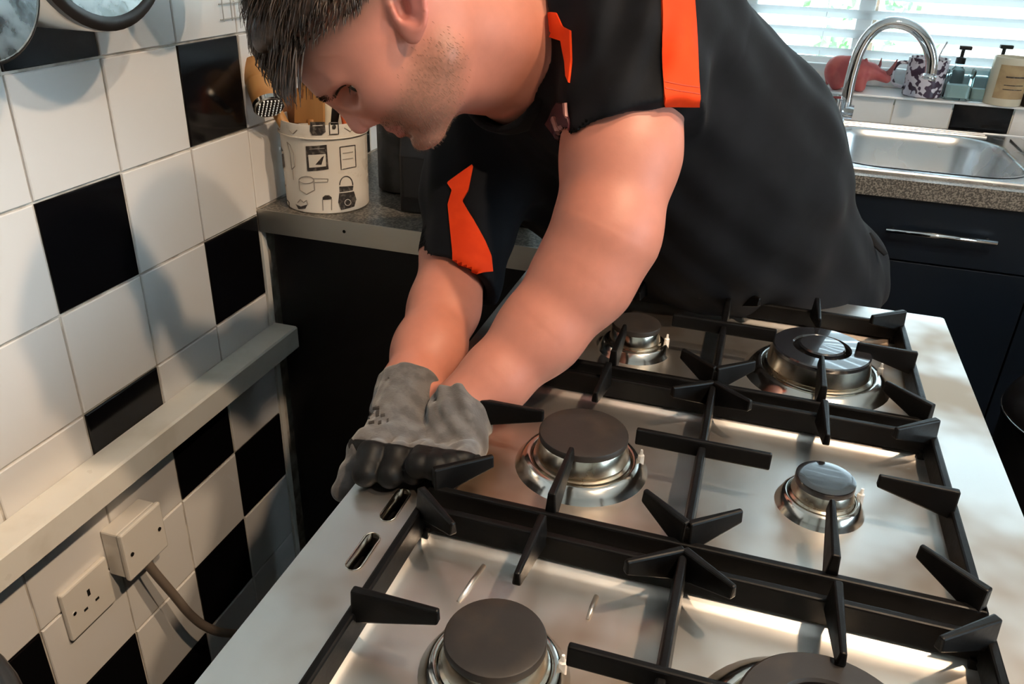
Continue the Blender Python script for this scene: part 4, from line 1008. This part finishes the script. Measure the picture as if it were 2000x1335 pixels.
def tin_patch(poly, m, name='print', g=.0007):
    """flat ink shape wrapped on the can"""
    A = [tin_pt(u, v) for u, v in poly]
    def P(a, z):
        r = (TR * (.98 + .02 * min(1, z / (TH * .86))) if z < TH * .86 else TR * 1.02) + g
        return (r * math.cos(a), r * math.sin(a), z)
    ca = sum(a for a, z in A) / len(A); cz = sum(z for a, z in A) / len(A)
    A = [(A[i][0] * (1 - k / 5) + A[(i + 1) % len(A)][0] * k / 5, A[i][1] * (1 - k / 5) + A[(i + 1) % len(A)][1] * k / 5) for i in range(len(A)) for k in range(5)]; n = len(A); R_ = 6
    vs = [P(ca, cz)] + [P(ca + (a - ca) * q_ / R_, cz + (z - cz) * q_ / R_) for q_ in range(1, R_ + 1) for a, z in A]
    fs = [(0, 1 + i, 1 + (i + 1) % n) for i in range(n)] + [(1 + q_ * n + i, 1 + (q_ + 1) * n + i, 1 + (q_ + 1) * n + (i + 1) % n, 1 + q_ * n + (i + 1) % n) for q_ in range(R_ - 1) for i in range(n)]
    MB().add(vs, fs).build(name, m, tn)
def tin_line(pl, m, w=.0009, name='print'):
    pts_ = []
    for i in range(len(pl) - 1):
        for k in range(5):
            t = k / 5; pts_.append((pl[i][0] * (1 - t) + pl[i + 1][0] * t, pl[i][1] * (1 - t) + pl[i + 1][1] * t))
    pts_.append(pl[-1]); out = []
    for u, v in pts_:
        a, z = tin_pt(u, v); r = (TR * (.98 + .02 * min(1, z / (TH * .86))) if z < TH * .86 else TR * 1.02) + .0001
        out.append((r * math.cos(a), r * math.sin(a), z))
    MB().tube(out, w, 5).build(name, m, tn)
def oval(cu, cv, ru, rv, a0=0, a1=360, n=16): return [(cu + ru * math.cos(math.radians(a0 + (a1 - a0) * k / n)), cv + rv * math.sin(math.radians(a0 + (a1 - a0) * k / n))) for k in range(n + 1)]
I, IP = M['ink'], M['ink_pale']
# framed scale with a jug, in the middle
fr = [(597, 286), (638, 283), (642, 331), (600, 335)]
tin_patch(fr, I); tin_patch([(602, 303), (636, 301), (637, 325), (604, 328)], M['tin'], g=.0011); tin_line([(606, 322), (610, 309), (622, 314), (630, 304), (627, 320), (608, 324)], I, .0010); tin_patch([(616, 322), (628, 308), (633, 304), (628, 322)], I, g=.0015); tin_line([(604, 292), (634, 290)], IP, .0009)
# top clasp prints
tin_patch([(606, 238), (634, 238), (636, 258), (628, 264), (610, 264), (606, 256)], I); tin_line([(611, 246), (630, 245)], M['tin'], .0010); tin_line([(643, 240), (660, 240), (661, 262), (644, 263), (643, 240)], I, .0010); tin_patch(oval(652, 248, 4, 5, n=10)[:-1], I)
tin_line([(535, 250), (541, 257), (548, 252)], IP); tin_line([(566, 254), (573, 262), (581, 254)], IP); tin_line([(672, 250), (684, 257), (690, 248)], IP)
# saucepan outline
tin_line(oval(598, 352, 15, 7), IP, .0010); tin_line([(583, 354), (585, 372), (598, 380), (614, 372), (613, 354)], IP, .0010); tin_line([(612, 349), (641, 350), (640, 356), (612, 357)], IP, .0010)
# kettle
tin_line(oval(677, 362, 13, 17, 180, 360), I, .0011); tin_patch([(663, 365), (691, 363), (690, 372), (664, 376)], I); tin_patch([(663, 378), (692, 374), (697, 390), (693, 404), (667, 411), (661, 396)], I); tin_line(oval(680, 396, 6, 6), M['tin'], .0008)
# small pot, mug, bowl
tin_patch([(630, 386), (635, 382), (643, 382), (648, 386), (648, 390), (630, 391)], I); tin_line([(630, 391), (631, 412)], IP); tin_line([(648, 390), (648, 411)], IP); tin_patch([(576, 399), (586, 404), (600, 400), (596, 408), (582, 409)], I); tin_line([(580, 396), (586, 390), (592, 396), (598, 392), (600, 400)], IP)
# jar, knife, spoon, cracker packet
tin_patch([(535, 286), (548, 284), (553, 295), (538, 297)], I); tin_patch([(537, 303), (553, 300), (556, 326), (544, 331), (539, 322)], I); tin_line([(543, 310), (551, 308)], M['tin']); tin_line([(560, 278), (566, 284), (573, 300), (575, 325), (569, 332), (566, 300), (560, 278)], IP); tin_line([(571, 332), (573, 352)], IP)
tin_line([(664, 288), (694, 284), (696, 326), (667, 332), (664, 288)], I, .0010); tin_line([(670, 300), (690, 297)], IP); tin_line([(670, 312), (690, 309)], IP)
tin_patch([(550, 358), (558, 362), (552, 372)], IP); tin_line([(545, 392), (556, 388), (563, 396), (563, 412), (549, 408), (545, 392)], I, .0010)
# ---- utensils standing in the tin
UB = WZ + .012
def thing(name, loc, label, cat, group='utensils in the printed tin'): return empty(name, loc, label, cat, group)
f0 = at_y(526, 208, -.003); f1 = at_y(499, 132, .035); ax_ = nrmz(f1 - f0)
ml = thing('meat_mallet', f0, 'wooden meat mallet with a studded metal face leaning out of the tin', 'mallet'); MO = tuple(ml.location)
MB(MO).lathe([(.024, 0), (.025, .003), (.025, .045), (.0235, .047), (.0235, .049), (.025, .051), (.0245, .083), (.021, .086)], f0, tuple(ax_), 28).build('head', M['wood'], ml, smooth=True, angle=35)
pf = MB(MO).lathe([(.0245, -.003), (.0262, -.001), (.0262, .006), (.025, .0065)], f0, tuple(ax_), 28).build('metal_face', M['bright_steel'], ml, smooth=True, angle=35)
s1 = nrmz(np.cross(ax_, V(0, 0, 1))); s2 = np.cross(ax_, s1); sm = MB(MO)
for i in range(-4, 5):
    for j in range(-4, 5):
        c = f0 - ax_ * .0031 + s1 * i * .0060 + s2 * j * .0060
        if math.hypot(i, j) * .0060 > .0235: continue
        e_ = .0016; sm.add([c + s1 * e_ + s2 * e_, c - s1 * e_ + s2 * e_, c - s1 * e_ - s2 * e_, c + s1 * e_ - s2 * e_, c - ax_ * .0032], [(0, 1, 4), (1, 2, 4), (2, 3, 4), (3, 0, 4)])
tag(sm.build('stud', M['bright_steel'], pf), kind='stuff')
MB(MO).lathe([(.0232, -.0031), (.0232, -.0029)], f0, tuple(ax_), 28).build('face_recess', M['plastic_black'], pf)
mc = f0 + ax_ * .042
MB(MO).tube([mc, V(TC[0] - .02, TC[1] - .02, WZ + .06), V(TC[0] + .01, TC[1] + .01, UB)], [.010, .009, .008], 12).build('handle', M['wood'], ml, smooth=True)
def flat_tool(name, label, cat, outline, y, th, m, holes=(), dz=0.0):
    """flat paddle whose outline is given on the plane y, with a stick down into the tin"""
    P = [at_y(u, v, y) for u, v in outline]; c = sum(P) / len(P)
    e = thing(name, (c[0], y, c[2]), label, cat); o = tuple(e.location)
    b = MB(o); b.add([(p[0], y - th, p[2]) for p in P] + [(p[0], y + th, p[2]) for p in P], [tuple(range(len(P))), tuple(range(2 * len(P) - 1, len(P) - 1, -1))] + [(i, i + len(P), (i + 1) % len(P) + len(P), (i + 1) % len(P)) for i in range(len(P))])
    bo = b.build('blade', m, e, bevel=.001)
    for hl_ in holes:
        Q = [at_y(u, v, y - th) for u, v in hl_]; MB(o).add([(p[0], y - th - .0003, p[2]) for p in Q] + [(p[0], y + th + .0003, p[2]) for p in Q], [tuple(range(len(Q))), tuple(range(2 * len(Q) - 1, len(Q) - 1, -1))] + [(i, i + len(Q), (i + 1) % len(Q) + len(Q), (i + 1) % len(Q)) for i in range(len(Q))]).build('slot', M['wood_dark'], bo)
    lowp = min(P, key=lambda p: p[2])
    MB(o).tube([V(c[0], y, lowp[2] + .01), V(TC[0] + (c[0] - TC[0]) * .4, TC[1] + (y - TC[1]) * .3, UB)], [.007, .006], 8).build('stick', m, e, smooth=True)
    return e
flat_tool('wooden_spatula', 'flat beech spatula with cut slots in front of the spoons in the tin', 'spatula', [(576, 240), (577, 190), (586, 160), (604, 150), (622, 158), (633, 172), (634, 240)], .060, .003, M['wood'], [[(605, 172), (609, 172), (610, 194), (606, 194)], [(590, 174), (594, 174), (592, 192), (588, 192)]])
flat_tool('wooden_spoon', 'dark oiled wooden spoon behind the meat mallet in the tin', 'spoon', [(548, 240), (550, 215), (560, 180), (572, 165), (584, 180), (588, 215), (590, 240)], .098, .005, M['wood_dark'])
def stick_tool(name, label, cat, pl, y, r, m):
    P = [at_y(u, v, y) for u, v in pl]; e = thing(name, P[0], label, cat); o = tuple(P[0])
    MB(o).tube(P + [V(TC[0] + (P[-1][0] - TC[0]) * .6, TC[1] + (y - TC[1]) * .6, UB)], [r * .8, r] + [r] * (len(P) - 2) + [r * .6], 10, flat=.7).build('handle', m, e, smooth=True)
    return e
stick_tool('kitchen_utensil', 'cream handled utensil between two dark handles in the tin', 'utensil', [(642, 192), (641, 215), (640, 240)], .075, .0085, M['plastic_cream'])
stick_tool('kitchen_utensil', 'dark handled utensil standing rightmost but one in the tin', 'utensil', [(660, 190), (656, 215), (652, 240)], .08, .0075, M['plastic_black'])
stick_tool('kitchen_utensil', 'short dark handled utensil beside the slotted spatula in the tin', 'utensil', [(629, 186), (628, 200), (627, 225)], .07, .0050, M['plastic_black'])
stick_tool('kitchen_utensil', 'orange handled utensil behind the nose at the right of the tin', 'utensil', [(668, 196), (675, 215), (680, 240)], .085, .011, M['plastic_orange'])
# ---- black appliance beside the tin
ap = empty('bread_bin', (.37, .215, WZ + .0005), 'black box-shaped bread bin on the worktop beside the tin', 'bread bin'); AO = tuple(ap.location)
prof = [(.085, .0), (.085, .10), (.095, .15), (.13, .195), (.20, .205), (.33, .205), (.345, .19), (.345, 0)]
b = MB(AO); b.loft([[(x, y + (.0), WZ + .0005 + z) for y, z in [(p + .0, q_) for p, q_ in prof]] for x in (.235, .475)], cap0=True, cap1=True)
b.build('case', M['plastic_black'], ap, bevel=.004)
MB(AO).box((.245, .0815, WZ + .03), (.465, .085, WZ + .10)).build('front_flap', M['plastic_black'], ap, bevel=.001)
MB(AO).tube([(.36, .081, WZ + .085), (.36, .072, WZ + .085), (.43, .072, WZ + .085), (.43, .081, WZ + .085)], .003, 8).build('handle', M['plastic_black'], ap, smooth=True)
jr = empty('storage_jar', (.180, .225, WZ + .0005), 'dark grey stoneware jar between the tin and the bread bin', 'jar')
M['stoneware'] = mat('dark_stoneware', (0.035, 0.033, 0.032), 0.5, col2=(0.06, 0.056, 0.053), scale=25)
MB().lathe([(.042, 0), (.048, .004), (.048, .13), (.044, .14)], n=32).build('pot', M['stoneware'], jr, smooth=True, angle=40)
MB().lathe([(.046, .1402), (.046, .15), (.02, .156), (.012, .158), (.014, .172), (.004, .176)], n=32).build('lid', M['stoneware'], jr, smooth=True, angle=40)

# ------------------------------------------------------------------ pans hanging on the tiled wall
M['pan_side'] = mat('satin_pan_steel', (0.62, 0.57, 0.50), 0.3, 1.0)
M['pan_base'] = mat('worn_pan_base', (0.42, 0.46, 0.46), 0.28, 1.0, col2=(0.62, 0.66, 0.66), scale=45, rvar=.12, bump=.2, bscale=90, bdist=.0008)
M['pan_dark'] = mat('dark_pan_rim', (0.016, 0.013, 0.011), 0.3)
rail = empty('hanging_rail', (0.0, -.35, 1.60), 'steel hanging rail for pans fixed above the tiles', 'rail')
MB().tube([(.03, -.55, 0), (.03, .75, 0)], .006, 10).build('bar', M['chrome'], rail, smooth=True)
for y in (-.5, .7): MB().tube([(.0006, y, 0), (.03, y, 0)], .007, 10).build('bracket', M['chrome'], rail, smooth=True)
def hung_pan(yc, zc, R, x0, x1, label, base, ring):
    e = empty('saucepan', (.03, yc, 1.60), label, 'saucepan', 'saucepans hanging on the tiled wall'); o = tuple(e.location)
    c = (x0, yc, zc); L = x1 - x0
    MB(o).lathe([(R * .98, 0), (R, .001), (R, L * .8), (R * .97, L * .95), (R * .93, L), (R * .90, L * .97), (R * .93, L * .4), (R * .94, .002)], c, (1, 0, 0), 56, cap0=False, cap1=False).build('side', M['pan_side'] if ring else M['pan_base'], e, smooth=True, angle=50)
    MB(o).lathe([(R * .99, L * .90), (R * .985, L * .975), (R * .94, L * 1.0), (R * (.86 if ring else .95), L * 1.0), (R * (.84 if ring else .94), L * .985)], c, (1, 0, 0), 56, cap0=False, cap1=False).build('rim', M['pan_dark'], e, smooth=True, angle=50)
    MB(o).lathe([(R * (.85 if ring else .945), L * .96), (R * (.85 if ring else .945), L * .99), (.002, L * .995)], c, (1, 0, 0), 56).build('base', M['pan_base'], e, smooth=True, angle=50)
    MB(o).tube([(x0 + .012, yc, zc + R * .98), (x0 + .012, yc, zc + R + .03), (.034, yc, 1.575), (.034, yc, 1.588)], [.008, .009, .007, .004], 10, flat=.6).build('handle', M['pan_dark'], e, smooth=True)
    MB(o).tube([(.036, yc, 1.590), (.038, yc, 1.604), (.030, yc, 1.6085), (.022, yc, 1.604), (.021, yc, 1.594)], .0015, 6).build('hook', M['chrome'], e, smooth=True)
hung_pan(-.395, 1.352, .111, .028, .118, 'steel saucepan with a dark rimmed base hanging right of its neighbour on the wall', 1, True)
pc = at_x(-48, -34, .125); hung_pan(float(pc[1]), float(pc[2]), .074, .03, .125, 'small steel saucepan with a mottled base at the top left corner', 1, False)
pc = at_x(392, -100, .10); hung_pan(float(pc[1]), float(pc[2]), .060, .03, .10, 'small saucepan hanging just above the photo whose shadow falls beside the hair', 1, True)
# wire grid on the wall
gr = empty('wire_rack', (.0, .03, 1.30), 'thin white wire grid rack on the wall behind the hair', 'rack')
M['wire'] = mat('grey_coated_wire', (0.42, 0.41, 0.38), 0.4)
for k in range(8): MB().tube([(.006, -.07 + k * .022, -.083), (.006, -.07 + k * .022, .12)], .0009, 6).build('wire', M['wire'], gr)
for k in range(9): MB().tube([(.0035, -.075, -.08 + k * .022), (.0035, .089, -.08 + k * .022)], .0009, 6).build('wire', M['wire'], gr)
# ------------------------------------------------------------------ near worktop with a pot at the bottom left corner
nw = empty('worktop', (.24, -1.5, WZ - .04), 'worktop on the near side of the cooker just below the photo', 'worktop'); NWO = tuple(nw.location)
MB(NWO).box((.0006, -2.2, WZ - .04), (.60, -1.012, WZ)).build('board', M['granite'], nw, bevel=.002)
nc = empty('base_cabinet', (.24, -1.5, 0), 'black base cabinet under the near worktop', 'cabinet'); NCO = tuple(nc.location)
MB(NCO).box((.001, -2.2, 0), (.56, -1.03, WZ - .042)).build('carcass', M['black_panel'], nc)
MB(NCO).box((.561, -1.58, .1), (.578, -1.03, WZ - .046)).build('door', M['navy'], nc); MB(NCO).box((.561, -2.19, .1), (.578, -1.585, WZ - .046)).build('door', M['navy'], nc)
pt = empty('wok', (.427, -1.109, WZ + .0005), 'speckled grey wok with a dark rim peeking in at the bottom left corner', 'wok')
MB().lathe([(.080, 0), (.088, .003), (.120, .040), (.148, .092), (.145, .092), (.117, .042), (.085, .006), (.002, .004)], n=56).build('bowl', M['pan_base'], pt, smooth=True, angle=60)
MB().tube([(.1475 * math.cos(a), .1475 * math.sin(a), .094) for a in np.linspace(0, 2 * math.pi, 57)], .0045, 8, caps=False).build('rim', M['pan_dark'], pt, smooth=True)
MB().tube([(-.10, -.105, .088), (-.16, -.165, .105), (-.24, -.245, .125)], [.008, .011, .010], 10).build('handle', M['pan_dark'], pt, smooth=True)
# ------------------------------------------------------------------ things on the window sill
YS = YB + .03
M['rhino'] = mat('faded_red_ceramic', (0.42, 0.075, 0.075), 0.5, col2=(0.50, 0.12, 0.11), scale=18)
M['horn'] = mat('dark_red_ceramic', (0.26, 0.07, 0.07), 0.5)
def sp(u, v, dy=0.0): return at_y(u, v, YS + dy)
rh = empty('rhino_ornament', tuple(sp(1655, 187) * V(1, 1, 0) + V(0, 0, SILL)), 'red rhinoceros ornament standing on the window sill behind the tap', 'ornament'); RO = np.array(rh.location)
S1 = 2.6 / FPX
def rhino_sdf(P):
    d = seg(P, sp(1640, 140), sp(1670, 142), 25 * S1, 23 * S1)
    d = smin(d, seg(P, sp(1637, 130), sp(1660, 128), 16 * S1, 14 * S1), .015)
    d = smin(d, seg(P, sp(1680, 138), sp(1700, 140), 17 * S1, 13 * S1), .015)         # shoulders, neck
    d = smin(d, seg(P, sp(1700, 138), sp(1730, 152), 12 * S1, 7 * S1), .012)          # head
    d = smin(d, seg(P, sp(1722, 148), sp(1733, 156), 8 * S1, 5 * S1), .008)           # muzzle
    for u in (1629, 1676):
        for dy in (-.020, .020):
            a = sp(u + 3, 150, dy); b_ = sp(u, 184, dy); b_[2] = SILL + 9.5 * S1
            d = smin(d, seg(P, a, b_, 11 * S1, 9.5 * S1), .012)
    d = smin(d, seg(P, sp(1617, 138), sp(1614, 165), 2.5 * S1, 2 * S1), .005)         # tail
    for dy in (-.010, .010): d = smin(d, seg(P, sp(1693, 128, dy), sp(1692, 115, dy), 4 * S1, 2 * S1), .004)
    return smax(d, (SILL + .0006) - P[:, 2], .003)
sdf_mesh('body', rhino_sdf, sp(1655, 150) - V(.13, .07, .12), sp(1655, 150) + V(.17, .07, .12), .003, M['rhino'], rh, RO)
MB(RO).tube([sp(1726, 149), sp(1738, 141), sp(1747, 128), sp(1753, 116)], [.010, .008, .005, .0015], 10).build('front_horn', M['horn'], rh, smooth=True)
MB(RO).tube([sp(1712, 139), sp(1719, 126), sp(1722, 113)], [.007, .004, .001], 10).build('rear_horn', M['horn'], rh, smooth=True)
# patterned mug
M['mug'] = mat('patterned_china', (0.62, 0.58, 0.64), 0.25, col2=(0.055, 0.035, 0.06), scale=55, detail=1.5, lo=.48, hi=.52)
mg = empty('mug', (float(at_y(1797, 190, YS)[0]), YS, SILL + .0005), 'white china mug with a dense dark purple floral pattern', 'mug')
MB().lathe([(.046, 0), (.050, .003), (.052, .100), (.050, .101), (.048, .098), (.046, .006)], n=40).build('cup', M['mug'], mg, smooth=True, angle=40)
MB().tube(smooth_path([(-.050, 0, .085), (-.075, 0, .082), (-.086, 0, .055), (-.076, 0, .028), (-.049, 0, .020)], 5), .0055, 10, flat=.7).build('handle', M['mug'], mg, smooth=True)
tsp = empty('teaspoon', (mg.location.x + .01, YS, SILL + .01), 'dark handled spoon standing in the patterned mug', 'spoon')
MB().tube([(0, 0, 0), (.012, 0, .10), (.022, 0, .135)], [.002, .0025, .003], 8).build('handle', M['chrome'], tsp, smooth=True); MB().lathe([(.001, -.004), (.009, -.002), (.010, 0), (.009, .001), (.001, .002)], (0, 0, 0), (0, 1, 0), 16).build('bowl', M['chrome'], tsp, smooth=True)
# small glass jars
M['jar_glass'] = mat('pale_blue_glass', (0.80, 0.95, 0.97), 0.02, trans=1.0, ior=1.35)
M['wax'] = mat('pale_wax', (0.70, 0.78, 0.76), 0.5)
def glass_jar(u, r, h, label, fill):
    e = empty('glass_jar', (float(at_y(u, 195, YS)[0]), YS, SILL + .0005), label, 'jar', 'glass jars on the sill')
    MB().loft([[(x, y, z) for x, y in rrect(-q_, q_, -q_, q_, q_ * .35, 4)] for q_, z in ((r * .92, 0), (r, .004), (r, h), (r * .9, h), (r * .9, .006))], cap0=True, cap1=True).build('glass', M['jar_glass'], e, smooth=True, angle=40)
    MB().loft([[(x, y, z) for x, y in rrect(-q_, q_, -q_, q_, q_ * .35, 4)] for q_, z in ((r * .88, .0065), (r * .88, h * fill))], cap0=True, cap1=True).build('candle_wax', M['wax'], e)
glass_jar(1862, .034, .078, 'pale blue square glass candle jar beside the patterned mug', .5)
glass_jar(1906, .024, .080, 'slim pale blue glass jar left of the cream candle', .4)
M['cream_jar'] = mat('cream_ceramic', (0.66, 0.60, 0.47), 0.4); M['kraft'] = mat('kraft_label', (0.46, 0.33, 0.18), 0.7, col2=(0.38, 0.26, 0.14), scale=30)
def label_jar(u, m1, m2, label, r, h):
    YJ = YB + .006
    e = empty('candle_jar', (float(at_y(u, 200, YJ)[0]), YJ, SILL + .0005), label, 'candle', 'candles on the sill')
    MB().lathe([(r * .97, 0), (r, .003), (r, h), (r * .93, h), (r * .92, h * .8), (.001, h * .8)], n=40).build('jar', m1, e, smooth=True, angle=40)
    lb = MB().lathe([(r + .0006, h * .18), (r + .0006, h * .82)], n=40, cap0=False, cap1=False); me_ = lb
    lo_ = MB(); n_ = 40
    A0, A1 = math.radians(225), math.radians(330)
    lo_.add([((r + .0008) * math.cos(A0 + (A1 - A0) * k / 20), (r + .0008) * math.sin(A0 + (A1 - A0) * k / 20), z) for z in (h * .16, h * .86) for k in range(21)], [(k, k + 1, 22 + k, 21 + k) for k in range(20)]).build('paper_label', m2, e, smooth=True)
    for z in (.62, .45, .36):
        MB().tube([((r + .001) * math.cos(math.radians(a)), (r + .001) * math.sin(math.radians(a)), h * z) for a in range(250, 312, 6)], .0012 if z < .6 else .002, 5).build('printed_line', M['ink'], e)
    MB().tube([(0, 0, h * .8), (.002, 0, h * .95)], .001, 5).build('wick', M['ink'], e)
label_jar(1955, M['cream_jar'], M['kraft'], 'cream candle jar with a brown paper label on the sill', .046, .120)
label_jar(2030, M['stoneware'], M['kraft'], 'dark candle jar cut by the right edge of the photo', .045, .118)
# pump bottles behind
def pump(u, v, y, label):
    e = empty('pump_bottle', (float(at_y(u, v, y)[0]), y, SILL + .0005), label, 'bottle', 'pump bottles on the sill'); zt = at_y(u, v, y)[2] - SILL
    MB().lathe([(.018, 0), (.0195, .003), (.0195, zt - .075), (.017, zt - .062), (.011, zt - .055), (.011, zt - .045)], n=28).build('bottle', M['jar_glass'], e, smooth=True, angle=40)
    MB().lathe([(.0125, zt - .046), (.0125, zt - .030), (.005, zt - .028), (.005, zt - .010)], n=16).build('collar', M['plastic_black'], e, smooth=True, angle=40)
    MB().box((-.012, -.008, zt - .010), (.020, .008, zt)).build('nozzle', M['plastic_black'], e, bevel=.002)
pump(1884, 90, YB + .074, 'clear pump bottle with a black pump above the square jar'); pump(1964, 88, YB + .075, 'clear pump bottle with a black pump behind the cream candle')
# ------------------------------------------------------------------ black bin on the floor at the right edge
bn = empty('kitchen_bin', (1.505, .34, 0), 'black round kitchen bin standing by the cabinets at the right edge', 'bin')
MB().lathe([(.135, .0), (.14, .004), (.155, .56), (.158, .575)], n=48).build('body', M['plastic_black'], bn, smooth=True, angle=40)
MB().lathe([(.160, .5755), (.160, .595), (.150, .62), (.11, .66), (.05, .685), (.002, .69)], n=48).build('lid', M['plastic_black'], bn, smooth=True, angle=40)
MB().tube([(.1605 * math.cos(a), .1605 * math.sin(a), .585) for a in np.linspace(0, 2 * math.pi, 49)], .0022, 6, caps=False).build('band', M['chrome'], bn, smooth=True)
